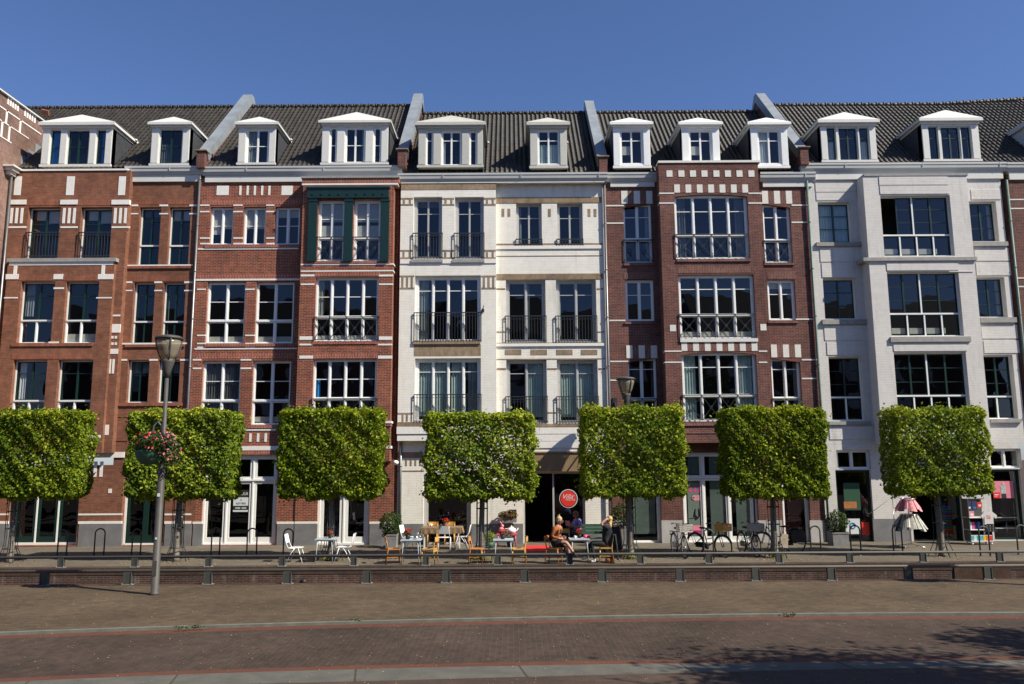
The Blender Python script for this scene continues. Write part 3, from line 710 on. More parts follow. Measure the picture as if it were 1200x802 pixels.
dormer(h, (49, 151, 131, 195), (91, 134.5), [(58, 70, 152, 194, 1, [173]), (78, 104, 152, 194, 2, [173]), (112, 123, 152, 194, 1, [173])], YE - .12, 'paint_cream', sash='g', eave_y=143, Ye=YE, ze=zeA, curt={0: [(0, 1, 'curtain_blue', 1, 0)], 2: [(.5, 1, 'curtain_blue', 1, 0)]})
dormer(h, (177, 150, 222, 194), (200, 137), [(186, 213.5, 151, 193, 2, [172])], YE - .05, 'paint_cream', sash='g', eave_y=143, Ye=YE, ze=zeA, curt={0: [(.05, .45, 'curtain_dark', .6, 0)]})
m = MB(); m.obox(P(53, 132, YE + 3.6), .34, .06, .24, 0, 0, R(40), R(12)); m.build('loose_ridge_tile', 'terracotta', h.root)
firewall(h, 238, 185, YE, zeA, rzA)
h.done(); H1 = h

# ================= left wing: gable wall square to the terrace
h = House('corner_building', 'dark brick corner building with white stripes closing the terrace at far left', 'house', -24)
XW = P(0, 300, Y0 - 2).x
XW = P(11, 197, Y0 - .5).x
m = MB(); yb = Y0 + 3.4
def wz(px, py):  # point of the wing wall under a pixel
    d = ray(px, py); t = XW / d.x; return (d.y * t, EYE + d.z * t)
top = wz(0, 107)[1]; ytop2 = wz(52, 150)[0]
m.prism([(28.7, 0), (28.7, top), (ytop2, top), (ytop2 + .6, top - .9), (Y0 + .6, zeA - .3), (Y0 + .6, 0)], 'x', XW - 7, XW)
m.build('wall', 'brick_wing', h.root)
m = MB()
def wl(y0, y1, z0, z1): h.piece('stone_band' if y1 - y0 > 1.2 else 'stone_block', 'stone_white', XW - .01, XW + .018, y0, y1, z0, z1)
zz = wz(0, 124)[1]; wl(28.7, ytop2 - .2, zz - .05, zz); z2 = wz(0, 140)[1]; wl(28.7, ytop2 - 1.0, z2 - .04, z2); z3 = wz(0, 159)[1]; wl(28.7, wz(13, 168)[0], z3 - .04, z3)
for px in (8, 25): 
    yy = wz(px, 130)[0]; wl(yy - .05, yy + .05, z2, zz)
for px in (2, 11):
    yy = wz(px, 150)[0]; wl(yy - .05, yy + .05, z3, z2)
for a in (9, 12, 15, 18, 21, 30, 33, 36, 39, 42):
    yy = wz(a, 125)[0]; wl(yy - .05, yy + .04, zz + .26, zz + .66)
for k in range(9): wl(28.7, Y0 - .85, 1.9 + k * 1.35, 1.98 + k * 1.35)
m = MB(); m.box(XW - 7.1, XW + .1, 28.6, ytop2 + .1, top, top + .05); m.build('coping', 'stone_cream', h.root)
m = MB()
for k in range(7):
    y = Y0 + .15 + k * .42; z = zeA + .25 + k * .42; m.box(XW, XW + .03, y, y + .44, z - .3, z + .42)
m.build('stepped_flashing', 'zinc', h.root)
m = MB(); zt = P(8, 196, Y0 - .6).z; m.box(XW - .1, XW + .42, Y0 - .9, Y0 - .35, zt - .06, zt); m.box(XW - .1, XW + .32, Y0 - .8, Y0 - .35, zt - .18, zt - .06); m.box(XW - .1, XW + .2, Y0 - .7, Y0 - .35, zt - .32, zt - .18)
m.build('cornice_block', 'stone_cream', h.root)
m = MB(); m.tube([(XW + .12, Y0 - .5, zt - .3), (XW + .12, Y0 - .5, .0)], .045); m.build('drainpipe', 'pipe_metal', h.root)

# ================= house 2: red brick with the green bay
h = House('town_house', 'red brick town house with dark green framed bay on its top floor and white windows', 'house', -8)
h.bmat = 'soldier_red'
YB = Y0 - .55; yy = 215
s = Sec(h, 233, 356, yy, 208, 533, Y0, 'brick_red'); s.X1 = P(466, 350, Y0).x
s.X0 = P(229, 300, Y0).x; s.hole(351, 459.5, 350, YB, 211, 540)
for l, r, sh, ct in ((246, 273, 'w', [(0, .5, 'blind', 1, .3), (.5, 1, 'blind', 1, .45)]), (285, 311, 'w', [(0, 1, 'blind', 1, .45)]), (322, 351, 'w', [(0, 1, 'blind', 1, .75)])):
    s.win((l, 242.5, r, 286.5), [(286.5, [.5], 'w', [265], 1)], rec=.13, fw=.05, curt=ct)
for l, r, ct in ((241.5, 287, None), (299, 344, None)):
    s.win((l, 330.5, r, 402.5), [(376.5, [.5], 'w', [354], 1), (402.5, [.5], 'w', [], 1)], rec=.12, curt=[(0, 1, 'blind', .12, .03)])
for l, r, ct in ((236, 281, [(.02, .98, 'curtain_dark', 1, 0)]), (295, 340, None)):
    s.win((l, 423, r, 498), [(470, [.5], 'w', [447], 1), (498, [.5], 'w', [], 1)], rec=.12, curt=ct or [(0, 1, 'blind', .13, .05)])
s.build()
for l, r in ((254, 268), (330, 343)): h.st(l, 218, r, 229, Y0)
for x in (280.5, 289, 297.5, 306, 314.5): h.st(x, 218, x + 2.4, 229, Y0)
h.br(236, 234, 353, 240, Y0)
for a, b in ((234.5, 245.5), (273.5, 284.5), (312, 321.5)):
    for y in (240, 247.5, 278.5, 285): h.st(a, y, b, y + 1.6, Y0)
for a, b in ((231, 241), (287.5, 298.5)):
    for y in (338.5, 392.5, 402, 406.5): h.st(a, y, b, y + 1.6, Y0)
for a, b in ((226, 236), (282, 294.5)):
    for y in (421, 431): h.st(a, y, b, y + 1.8, Y0)
h.st(232, 291, 350, 292.6, Y0, d=.02); h.br(240, 287, 352, 290.5, Y0, d=.04)
h.br(231, 321.5, 352, 327, Y0); h.st(230, 327, 352, 329, Y0, d=.02); h.st(228, 408, 348, 409.6, Y0); h.br(240, 403.2, 348, 406.4, Y0, d=.04)
h.br(228, 414, 346, 420.5, Y0)
h.br(234, 498.5, 345, 502, Y0, d=.04); h.st(232, 503, 345, 505, Y0, d=.02)
for a in (268, 277, 292, 301, 310): h.st(a, 508, a + 2.8, 518, Y0)
h.st(232, 523, 350, 528, Y0, d=.03); h.br(232, 528, 350, 533, Y0, d=.02)
s = Sec(h, 0, 0, 0, 0, None, Y0, 'brick_red', X0=P(229, 600, Y0).x, X1=P(461, 600, Y0).x, Z1=P(300, 533, Y0).z)
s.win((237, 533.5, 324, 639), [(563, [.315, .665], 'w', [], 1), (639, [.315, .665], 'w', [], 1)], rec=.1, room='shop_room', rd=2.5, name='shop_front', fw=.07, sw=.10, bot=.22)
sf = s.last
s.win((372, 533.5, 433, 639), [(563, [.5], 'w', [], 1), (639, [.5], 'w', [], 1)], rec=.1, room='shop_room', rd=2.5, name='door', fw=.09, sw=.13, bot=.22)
s.build()
for l, r in ((226, 237), (324.5, 371.5), (433, 461)):
    h.st(l, 611.5, r, 614, Y0, d=.03); x0, x1, z0, z1 = RC((l, 614, r, 641), Y0); m = MB(); m.box(x0, x1, Y0 - .025, Y0 + .05, 0, z1); m.build('plinth', 'plinth_grey', h.root)
m = MB(); q = P(345.5, 600, Y0 - .004); m.box(q.x - .012, q.x + .012, Y0 - .03, Y0 + .01, .1, 3); m.build('expansion_joint', 'black', h.root)
# bay
s = Sec(h, 352.5, 461.5, 350, 209, 541, YB, 'brick_red', depth=.55)
s.X0 = P(351, 350, YB).x; s.X1 = P(459.5, 350, YB).x
for l, r in ((372, 403.5), (414, 446)):
    s.win((l, 234, r, 306), [(279.5, [.5], 'w', [257], 1), (306, [.5], 'w', [], 1)], rec=.16, fw=.075, curt=[(.05, .95, 'blind', 1, .66), (.05, .95, 'blind', .6, .42)])
    s.rail(l - 1, 277.5, r + 1, 305, x=[(l + r) / 2])
s.win((369, 325, 443, 400), [(372, [.25, .5, .75], 'w', [348], 1), (400, [.25, .5, .75], 'w', [], 1)], rec=.12, curt=[(.03, .12, 'curtain_grey', 1, .4), (0, 1, 'blind', .1, .03)])
s.rail(368, 371, 444, 399, x=[386, 406, 425])
s.win((366, 421, 441, 495), [(467.5, [.25, .5, .75], 'w', [444.5], 1), (495, [.25, .5, .75], 'w', [], 1)], rec=.12, curt=[(.03, .1, 'curtain_blue', .7, .4)])
s.rail(364, 467, 442, 494, x=[383, 403, 422])
s.build()
m = MB()   # green timber surround
x0, x1, z0, z1 = RC((361, 221.5, 456, 233), YB); m.box(x0, x1, YB - .12, YB + .02, z0, z1); m.box(x0 - .04, x1 + .04, YB - .16, YB + .02, z1 - .02, z1 + .05)
for k in range(9): m.box(x0 + .22 + k * (x1 - x0 - .44) / 8 - .035, x0 + .22 + k * (x1 - x0 - .44) / 8 + .035, YB - .145, YB - .1, z0 + .12, z0 + .19)
for l, r in ((361.5, 371.5), (403.5, 413.5), (446, 456)):
    a, b, c, d = RC((l, 233, r, 307), YB); m.box(a, b, YB - .09, YB + .02, c, d + .02); m.box(a - .02, b + .02, YB - .11, YB + .02, d - .14, d - .10)
m.build('timber_surround', 'paint_green', h.root)
W = dict(deep=.5)
h.br(354, 209, 468, 214.5, YB, **W); h.st(354, 215, 466.5, 217, YB, **W); h.co(353, 207, 468.5, 209, YB, d=.05, deep=.5)
h.st(352.5, 309.2, 461.5, 310.8, YB, **W); h.st(352.5, 317, 461, 318.5, YB, **W); h.br(369, 319, 445, 324, YB); h.br(361, 306.5, 457, 309, YB, d=.03)
for l, r in ((352.5, 368.5), (444, 460.5)):
    for y, hh in ((322, 2.2), (332.5, 1.8)): h.st(l, y, r, y + hh, YB)
for l, r in ((351, 367), (443, 459.5)):
    h.st(l, 394.5, r, 398.5, YB); h.st(l, 403, r, 405, YB); h.st(l, 417, r, 420.5, YB)
h.br(366, 400.5, 442, 403.5, YB, d=.03); h.br(366, 414, 442, 420, YB); h.st(350, 494, 459, 496.5, YB, d=.06, deep=.5); h.br(350, 497, 458, 500, YB, d=.04, deep=.5)
h.st(350, 523, 458, 526, YB, **W)
m = MB(); q = P(459, 551, YB - .1); m.ball((q.x + .12, YB + .1, P(458, 525, YB).z - .55), (.11, .11, .09)); m.build('security_light', 'paint_white', h.root)
gutter(h, 236, 471, 194.5, 204, Y0 - .2, 213, Y0)
roofsheet(h, X12, XAB, YE, zeA, rzA)
dormer(h, (279, 150, 323, 193), (301, 137), [(288, 315, 151, 192, 2, [171.5])], YE - .05, 'paint_cream', eave_y=143, Ye=YE, ze=zeA, curt={0: [(0, .45, 'curtain_grey', 1, 0)]})
dormer(h, (377, 147.5, 455, 193), (417, 131.5), [(386, 394.5, 149, 191, 1, [170.5]), (404, 428, 149, 191, 2, [170.5]), (437.5, 446.5, 149, 191, 1, [170.5])], YE - .08, 'paint_cream', eave_y=141, Ye=YE, ze=zeA)
firewall(h, 472, 183, YE, zeA, rzA)
h.done(); H2 = h

# ================= house 3: white painted brick
h = House('town_house', 'white painted brick town house with french windows, railings and brown brick bands above the cafe', 'house', 0)
h.bmat = 'soldier_tan'; YP = Y0 - .30; YQ3 = Y0 - .05
m = MB(); a, b = P(458, 350, Y0).x, P(470, 350, YP).x; m.poly([(a, Y0 + .1, 0), (b + .3, Y0 + .1, 0), (b + .3, Y0 + .1, P(470, 208, Y0).z), (a, Y0 + .1, P(470, 208, Y0).z)]); m.build('wall', 'brick_red', h.root, fix=False)
s = Sec(h, 470, 581, 230, 213, 516, YP, 'brick_white', depth=.5); s.X0 = P(468, 350, YP).x; s.X1 = P(581.5, 350, YP).x
for l, r in ((484.5, 518), (533, 567)):
    s.win((l, 231, r, 303), [(303, [], 'w', [251], 2)], frame='paint_frame_grey', rec=.17, fw=.11)
    s.rail(l - 1, 273, r + .5, 303.5, d=.05)
    h.co(l - 3, 305, r + 1, 308, YP, d=.06)
for t, b, hb, rt, ct in ((323, 401, 341, 366, [(.03, .2, 'curtain_grey', 1, .05)]), (420, 495, 436, 462, [(.03, .5, 'curtain_pale', 1, .1), (.55, .76, 'curtain_pale', 1, .1), (.8, .97, 'curtain_grey', 1, .1)])):
    s.win((486, t, 563.5, b), [(b, [.27, .5, .73], 'w', [hb], 1)], frame='paint_white', rec=.16, fw=.11, curt=ct)
    s.rail(485, rt, 564, b + .5, d=.05)
s.build()
def tanbits(y0_, y1_, groups, Y):
    for l, r in groups:
        h.br(l, y0_, r, y0_ + 1.8, Y); h.br(l, y1_ - 1.8, r, y1_, Y); w_ = r - l; n = max(2, round(w_ / 6))
        for k in range(n): c = l + w_ * (k + .5) / n; h.br(c - 1.1, y0_ + 1.8, c + 1.1, y1_ - 1.8, Y)
h.br(470, 214.5, 581.5, 222.5, YP, deep=.2)
tanbits(232, 241, ((470, 484), (519, 532.5), (567.5, 581)), YP); tanbits(293, 303.5, ((469.5, 484), (518.5, 532.5), (567.5, 581)), YP)
tanbits(323, 339, ((469, 485.5), (564.5, 581)), YP)
h.st(469, 304, 581.5, 309, YP, d=.03, deep=.2)
h.br(484, 399.5, 563, 403.5, YP, d=.06); h.br(485, 404, 563.5, 417.5, YP, d=.004)
h.br(466, 484, 484, 485.6, YP); h.br(476, 485.6, 478, 494, YP); h.br(471, 485.6, 473, 494, YP)
h.br(465.5, 494.5, 581, 500, YP, d=.05); h.st(465, 500, 581, 508.5, YP, d=.05, deep=.3)
s = Sec(h, 581, 707.5, 350, 208, 552, YQ3, 'brick_white'); s.X0 = P(581.5, 350, YP).x - .4; s.X1 = P(709.5, 350, YQ3).x
for l, r in ((605, 635), (653, 683)):
    s.win((l, 237.5, r, 288), [(288, [], 'w', [256], 2)], frame='paint_frame_grey', rec=.17, fw=.08); s.rail(l - .5, 280, r + .5, 288, d=.04)
for l, r in ((593, 639.5), (652, 699)):
    s.win((l, 327.5, r, 401), [(401, [.5], 'w', [346], 1)], frame='paint_frame_grey', rec=.17, fw=.11, curt=[(.5, .6, 'curtain_grey', 1, .08)] if l < 600 else [(.03, .12, 'curtain_grey', 1, .1)]); s.rail(l - 1, 370, r + 1, 401.5, d=.05)
for l, r, ct in ((593.5, 641, [(.5, .95, 'curtain_pale', 1, .1)]), (653, 701, [(.05, .48, 'curtain_pale', 1, .1), (.52, .95, 'curtain_pale', 1, .1)])):
    s.win((l, 421.5, r, 496), [(496, [.5], 'w', [438], 1)], frame='paint_frame_grey', rec=.17, fw=.11, curt=ct); s.rail(l - 1, 464.5, r + 1, 496.5, d=.05)
s.build()
h.br(581, 231.5, 705, 238, YQ3, d=.02); h.br(581, 285.5, 706, 287.5, YQ3); h.st(581, 288, 706, 292, YQ3, d=.04); h.br(581, 299.7, 706, 300.4, YQ3, d=.012)
for x in (588, 595, 642.5, 689, 696): h.br(x, 245, x + 3, 254, YQ3)
h.br(581, 321, 706.5, 327.5, YQ3, d=.02); h.br(581, 338, 592, 339.6, YQ3); h.br(699.5, 338, 707, 339.6, YQ3)
h.br(581, 388.5, 592, 390, YQ3); h.br(700, 388.5, 708, 390, YQ3); h.br(581, 401.5, 708, 402.6, YQ3); h.st(581, 402.6, 709, 406, YQ3, d=.05)
for l in (592, 622, 652, 681): h.br(l, 410, l + 19, 416, YQ3)
h.br(581, 420.3, 709, 421.4, YQ3)
for l, r in ((581, 593), (641.5, 652.5), (701.5, 709)): h.br(l, 431.5, r, 433.5, YQ3)
for l, r in ((581, 593), (641.5, 652.5), (702, 709)): h.br(l, 483, r, 484.6, YQ3)
h.br(581, 497, 711, 500.5, YQ3, d=.04)
for y in (501, 509.5, 517.5): h.st(581, y, 711, y + 7.6, YQ3, d=.03)
# ground floor
s = Sec(h, 0, 0, 0, 0, None, Y0 + .02, 'brick_white', X0=P(465, 600, Y0).x, X1=P(714.5, 600, Y0).x, Z1=P(600, 515, Y0).z, depth=.4)
YG = s.Y
s.win((496, 556, 552, 641), [(641, [], 'n', [], 1)], frame='paint_frame_grey', rec=.14, fw=.16, room='shop_room', rd=3, name='shop_front', curt=None)
s.win((613, 553, 686, 641), [(641, [.49], 'n', [], 1)], frame='paint_frame_grey', rec=.14, fw=.07, room='shop_room', rd=3, name='cafe_entrance', open_leaf=(0, 0))
s.build()
h.br(466, 530, 496, 537, YG, deep=.1); h.br(466, 551.5, 497, 553, YG)
for k in range(4): h.br(475 + k * 5.5, 538.5, 477 + k * 5.5, 546, YG)
m = MB(); x0, x1, z0, z1 = RC((613, 531, 686, 552.5), YG); m.box(x0, x1, YG - .12, YG + .02, z0, z1); m.box(x0 - .02, x1 + .02, YG - .16, YG + .02, z1, z1 + .05); m.build('shop_fascia', 'panel_brown', h.root)
for l, r in ((465, 496), (552.5, 613), (686, 714)):
    x0, x1, z0, z1 = RC((l, 614, r, 641), YG); m = MB(); m.box(x0, x1, YG - .03, YG + .05, 0, z1); m.build('plinth', 'plinth_grey', h.root)
h.st(465.5, 510, 582, 516.5, YP, d=.02)
pipe(h, [(470, 500), (462, 641)], Y0 - .02, r=.055)
gutter(h, 466, 712, 202.5, 212.5, Y0 - .42, 214.5, Y0 - .26)
roofsheet(h, XAB, X34, YE, zeB, rzB)
dormer(h, (490, 151, 566, 196), (528, 135.5), [(499, 507.5, 153, 194, 1, [165]), (517, 541, 153, 194, 2, [165]), (550, 559, 153, 194, 1, [165])], YE - .12, 'paint_greige', eave_y=143, Ye=YE, ze=zeB, curt={1: [(.03, .2, 'curtain_white', .7, 0)]})
dormer(h, (621, 151, 664.5, 197), (643, 138), [(630, 656, 152, 193, 2, [165])], YE - .12, 'paint_beige', eave_y=143, Ye=YE, ze=zeB, curt={0: [(0, 1, 'curtain_pale', .6, 0)]})
firewall(h, 706, 190, YE, zeB, rzB)
pipe(h, [(708, 213), (714.8, 480), (719.5, 639)], YQ3 - .08)
m = MB(); q = P(508, 366, YP); m.box(P(566, 366, YP).x - .05, P(566, 366, YP).x + .05, YP - .16, YP, q.z, q.z + .1); m.bar((P(566, 366, YP).x, YP - .14, q.z + .1), (P(566, 366, YP).x + .03, YP - .16, q.z + .22), .03); m.build('wall_light', 'rail_metal', h.root)
h.done(); H3 = h

# ================= house 4: plum brick with broad bay
h = House('town_house', 'dark plum brick town house with broad central bay, white keystones and crossed railings', 'house', 8)
h.smat = 'stone_cream'; h.bmat = 'soldier_plum'; YB = Y0 - .62
s = Sec(h, 709.5, 949, 350, 208, 530, Y0, 'brick_plum'); s.X0 = P(709.5, 350, YQ3).x; s.X1 = P(955, 350, Y0).x
s.hole(777, 896.5, 350, YB, 192, 517)
s.win((731, 239, 764, 308), [(281, [.5], 'w', [255], 1), (308, [.5], 'w', [], 1)], rec=.12, slant=.16, fw=.05); s.rail(731, 281, 764.5, 307, x=[747.5])
s.win((733, 328, 766.5, 376.5), [(376.5, [.5], 'w', [346], 1)], rec=.10, fw=.07)
s.win((736, 420, 770, 493), [(468, [.5], 'w', [433], 1), (493, [.5], 'w', [], 1)], rec=.12, slant=.16, fw=.05); s.rail(736, 467, 770, 492, x=[753])
s.win((895, 239, 927.5, 308), [(282, [.5], 'w', [255], 1), (308, [.5], 'w', [], 1)], rec=.12, slant=-.16, fw=.06); s.rail(895, 282, 927.5, 307, x=[911])
s.win((900, 328, 932.5, 375.5), [(375.5, [.5], 'w', [345], 1)], rec=.10, fw=.07, curt=[(0, 1, 'blind', 1, .8)])
s.win((905, 420, 939.5, 493), [(467, [.5], 'w', [433], 1), (493, [.5], 'w', [], 1)], rec=.12, slant=-.16, fw=.06); s.rail(905, 467, 939.5, 492, x=[922])
s.build()
def vous(l, r, yt, yb, n, Y, white_first=True):
    w_ = (r - l) / n
    for k in range(n): (h.st if (k % 2 == 0) == white_first else h.br)(l + k * w_, yt, l + (k + 1) * w_, yb, Y)
for l, r, a, b in ((728, 764.5, 224, 239), (734, 770, 405, 420), (893, 928, 224, 239), (903.5, 938.5, 404, 419)): vous(l, r, a, b, 5, Y0)
for l, r, ys in ((710, 731, (240.5, 261)), (714, 733, (375,)), (715, 736, (423, 445)), (927.5, 946, (240, 260)), (932.5, 953, (373.5,)), (939.5, 958, (421, 443))):
    for y in ys: h.st(l, y, r, y + 1.6, Y0)
for l, r, y in ((731, 766, 309), (732, 768, 377.5), (895, 931, 308.5), (900, 935, 376.5)): h.br(l, y, r, y + 2.5, Y0, d=.05)
h.br(731, 320, 767, 327, Y0); h.br(899, 319.5, 933, 327, Y0)
s = Sec(h, 773, 891, 230, 190, 519, YB, 'brick_plum', depth=.62); s.X0 = P(777, 350, YB).x; s.X1 = P(896.5, 350, YB).x
for rc, tr, hb, arch, ct in (((791, 228, 877.5, 303.5), 276, 248, .10, None), ((796, 322, 885, 397), 369.5, 339, 0, [(0, 1, 'blind', .12, .03)]), ((800, 413, 888, 494), 464, 430.5, .10, [(.04, .2, 'curtain_pale', 1, 0), (.78, .96, 'curtain_pale', 1, 0)])):
    s.win(rc, [(tr, [.26, .5, .74], 'w', [hb], 1), (rc[3], [.26, .5, .74], 'w', [], 1)], rec=.12, arch=arch, fw=.075, curt=ct)
    l, r = rc[0], rc[2]; s.rail(l, tr - 1.5, r, rc[3] - 1, x=[l + (r - l) * q for q in (.26, .5, .74)])
s.build()
W = dict(deep=.6)
h.st(771, 188.5, 891, 191, YB, d=.04, deep=.6)
for x in (781, 795, 808.5, 822, 836, 849.5, 863, 877): h.st(x, 200, x + 7, 207.5, YB)
vous(790, 876.5, 216.5, 226, 13, YB); vous(798.5, 887.5, 401.5, 411.5, 13, YB)
for l, r, ys in ((772.5, 790, (226, 237.5)), (877, 893.5, (226, 237.5)), (779, 799, (411, 424)), (889, 899, (411, 424))):
    for y in ys: h.st(l, y, r, y + 1.6, YB, deep=.3)
h.st(785, 381, 792, 388.5, YB); h.st(891, 380, 898, 387.5, YB); h.st(797, 397, 888, 401, YB, d=.05)
h.br(793, 304, 880, 306.8, YB, d=.05); h.br(794, 313, 880, 320, YB)
h.br(800, 495, 890, 499, YB, d=.04); h.br(776, 506, 905, 508, YB, d=.02)
s = Sec(h, 0, 0, 0, 0, None, Y0, 'brick_plum', X0=P(714.5, 600, Y0).x, X1=P(967, 600, Y0).x, Z1=P(830, 530, Y0).z)
s.win((737, 556, 775, 638), [(638, [], 'w', [], 1)], rec=.14, room='shop_room', rd=2, name='door', fw=.11)
L = s.last; m = MB(); a, b, c, d, yw, f = L
m.box(a + .2, b - .2, yw + .075, yw + .085, .32, d - .2); m.build('window_film', 'film_green', f)
s.win((800.5, 530.5, 888, 637), [(560, [.28, .62, .94], 'w', [], 1), (637, [.28, .62, .94], 'w', [], 1)], rec=.12, room='shop_room', rd=2, name='shop_front', fw=.08, sw=.07, bot=.18)
SF4 = s.last
s.win((917, 545, 949, 636.5), [(636.5, [], 'w', [], 1)], rec=.16, room='shop_room', rd=2, name='door', fw=.09)
a, b, c, d, yw, f = s.last; m = MB(); m.box(a + .16, b - .16, yw + .3, yw + .32, .3, d - .3); m.build('door_curtain', 'dark_red', f)
s.build()
for l, r in ((719, 737), (775.5, 800), (888.5, 917), (949.5, 967)):
    x0, x1, z0, z1 = RC((l, 610, r, 641), Y0); m = MB(); m.box(x0, x1, Y0 - .025, Y0 + .05, 0, z1); m.build('plinth', 'plinth_white', h.root)
gutter(h, 712, 771, 202, 212, Y0 - .2, 219, Y0); gutter(h, 891, 956, 201.5, 211.5, Y0 - .2, 219, Y0)
roofsheet(h, X34, XBC, YE, zeB, rzB)
for l, r, pk in ((718.5, 762, 741), (799, 843.5, 816), (880, 923.5, 896)):
    c = (l + r) / 2; dormer(h, (l, 150, r, 197), (c, 138), [(c - 13.5, c + 13.5, 152, 192.5, 2, [165])], YE - .12, 'paint_white', eave_y=143, Ye=YE, ze=zeB, curt={0: [(0, .48, 'curtain_white' if l > 850 else 'blind', 1 if l > 850 else .55, 0 if l > 850 else .3)]})
firewall(h, 940, 183, YE, max(zeB, zeC), rzC)
h.done(); H4 = h

# ================= house 5: pale grey painted brick
h = House('town_house', 'pale grey painted brick building with green casement windows and stone ledges around a bay', 'house', 14)
h.smat = 'stone_cream'; YB = Y0 - .62
def gw(s, rc, n=2, rows3=True, tr=None, low=None, mid=None, ct=None, **k):
    t, b = rc[1], (tr or rc[3]); hb = [t + (b - t) * q for q in (.36, .68)]
    rows = [(b, [mid] if mid else [], 'g', hb, n)]
    if tr: rows.append((rc[3], low, 'g', [], 1))
    s.win(rc, rows, sash='g', curt=ct, **k)
s = Sec(h, 949, 1180, 350, 205, 520, Y0, 'brick_grey'); s.X0 = P(955, 350, Y0).x; s.X1 = P(1186, 350, Y0).x; s.hole(1021.5, 1146, 350, YB, 208, 518)
gw(s, (959.5, 237, 998, 284), ct=[(.05, .95, 'curtain_pale', 1, 0)]); gw(s, (965.5, 326, 1004, 374)); gw(s, (973, 418, 1012, 493), tr=466, low=[.5])
gw(s, (1136, 236, 1169, 283)); gw(s, (1144, 325, 1179, 372)); gw(s, (1153.5, 416, 1190, 491), tr=465, low=[.45])
s.build()
for l, t, r, b in ((956, 284.5, 1010, 289), (963, 375, 1017, 380.5), (971, 494, 1020, 498), (1138, 284, 1180, 289), (1148, 372.5, 1190, 378.5), (1160, 491.5, 1196, 495.5)): h.co(l, t, r, b, Y0, d=.09)
GR = MB()
def pan(l, t, r, b, Y):
    x0, x1, z0, z1 = RC((l, t, r, b), Y); h.piece('relief_panel', 'brick_grey', x0, x1, Y - .022, Y + .03, z0, z1)
for l, t, r, b in ((955.5, 215, 1003, 225), (956.5, 226.2, 1004, 235), (961, 291, 1012, 307), (963, 308.5, 1014, 325), (966, 382, 1016, 399), (969, 400.5, 1019, 416), (972, 500, 1024, 515), (1138, 222.5, 1172, 234), (1142, 291, 1182, 306), (1144, 307.5, 1184, 323), (1150, 381, 1192, 397), (1153, 399, 1194, 414)): pan(l, t, r, b, Y0)
s = Sec(h, 1014, 1136, 230, 206, 520, YB, 'brick_grey', depth=.62); s.X0 = P(1021.5, 350, YB).x; s.X1 = P(1146, 350, YB).x
for rc, tr, hb in (((1034, 229, 1116, 300), 276, 0), ((1042, 318.5, 1126.5, 394), 368, 0), ((1050, 413, 1135, 488), 464, 0)):
    gw(s, rc, n=2, tr=tr, low=[.26, .5, .74], mid=.47, rec=.15, ct=[(.05, .8, 'blind', .14, .05)] if rc[1] < 400 else None, open_leaf=(0, 0, 0) if rc[1] == 229 else None)
s.build()
h.co(1011, 302, 1144, 306, YB, d=.07, deep=.6); h.co(1043, 395, 1137, 401, YB, d=.07); h.co(1052, 488.5, 1145, 494, YB, d=.07); h.co(1012, 203.8, 1134, 206.3, YB, d=.03, deep=.6)
for l, t, r, b in ((1030, 207.5, 1111, 217), (1031, 218, 1112, 227.5), (1039, 308, 1123, 317), (1047, 402.5, 1133, 411.5)): pan(l, t, r, b, YB)
for l, r, y in ((1013, 1030, 306.5), (1112, 1140, 318)): pan(l, y, r, y + 1, YB)
s = Sec(h, 0, 0, 0, 0, None, Y0, 'brick_grey', X0=P(967, 600, Y0).x, X1=P(1200, 600, Y0).x, Z1=P(1080, 520, Y0).z)
s.win((980.5, 527.5, 1020, 550), [(550, [.47], 'w', [], 1)], sash='g', rec=.1, room='shop_room', rd=2, fw=.06)
s.win((981.5, 551, 1023, 636.5), [(636.5, [], 'g', [], 1)], sash='g', frame='paint_green', rec=.12, room='shop_room', rd=2, name='door', fw=.06); D5 = s.last
s.win((1068, 551, 1128, 635.5), [(635.5, [.62], 'n', [], 1)], sash='g', frame='paint_green', rec=.16, room='shop_room', rd=3, name='shop_entrance', fw=.07, open_leaf=(0, 0)); E5 = s.last
s.win((1160, 526, 1197, 548.5), [(548.5, [.5], 'w', [], 1)], sash='g', rec=.1, room='shop_room', rd=2, fw=.06)
s.win((1162, 550, 1200, 633), [(633, [], 'g', [], 1)], sash='g', frame='paint_green', rec=.12, room='shop_room', rd=2, name='shop_window', fw=.06); W5 = s.last
s.build()
for l, r in ((967.5, 981), (1023.5, 1067.5), (1128.5, 1161.5)):
    x0, x1, z0, z1 = RC((l, 608, r, 641), Y0); m = MB(); m.box(x0, x1, Y0 - .025, Y0 + .05, 0, z1); m.build('plinth', 'plinth_grey', h.root)
gutter(h, 938, 1180, 190.5, 200, Y0 - .2, 210, Y0)
pipe(h, [(945.5, 211), (961.3, 480), (970, 636)], Y0 - .08, 'pipe_green')
roofsheet(h, XBC, X56, YE, zeC, lambda x: rzC + np.maximum(0, x - P(1110, 124, YE + 4).x) * .10)
dormer(h, (962, 148, 1027, 190), (992, 131.5), [(969.5, 980.5, 149, 188.5, 1, [162.5]), (983, 1006, 149, 188.5, 2, [162.5]), (1007.5, 1019, 149, 188.5, 1, [162.5])], YE - .05, 'paint_cream', sash='g', eave_y=140, Ye=YE, ze=zeC, curt={0: [(.2, .8, 'curtain_white', .6, 0)], 2: [(.3, 1, 'curtain_white', .6, 0)]})
dormer(h, (1081, 146, 1148, 189), (1114, 129), [(1089, 1100.5, 148, 187.5, 1, [162]), (1103, 1126, 148, 187.5, 2, [162]), (1127, 1139, 148, 187.5, 1, [162])], YE - .05, 'paint_cream', sash='g', eave_y=138, Ye=YE, ze=zeC)
h.done(); H5 = h
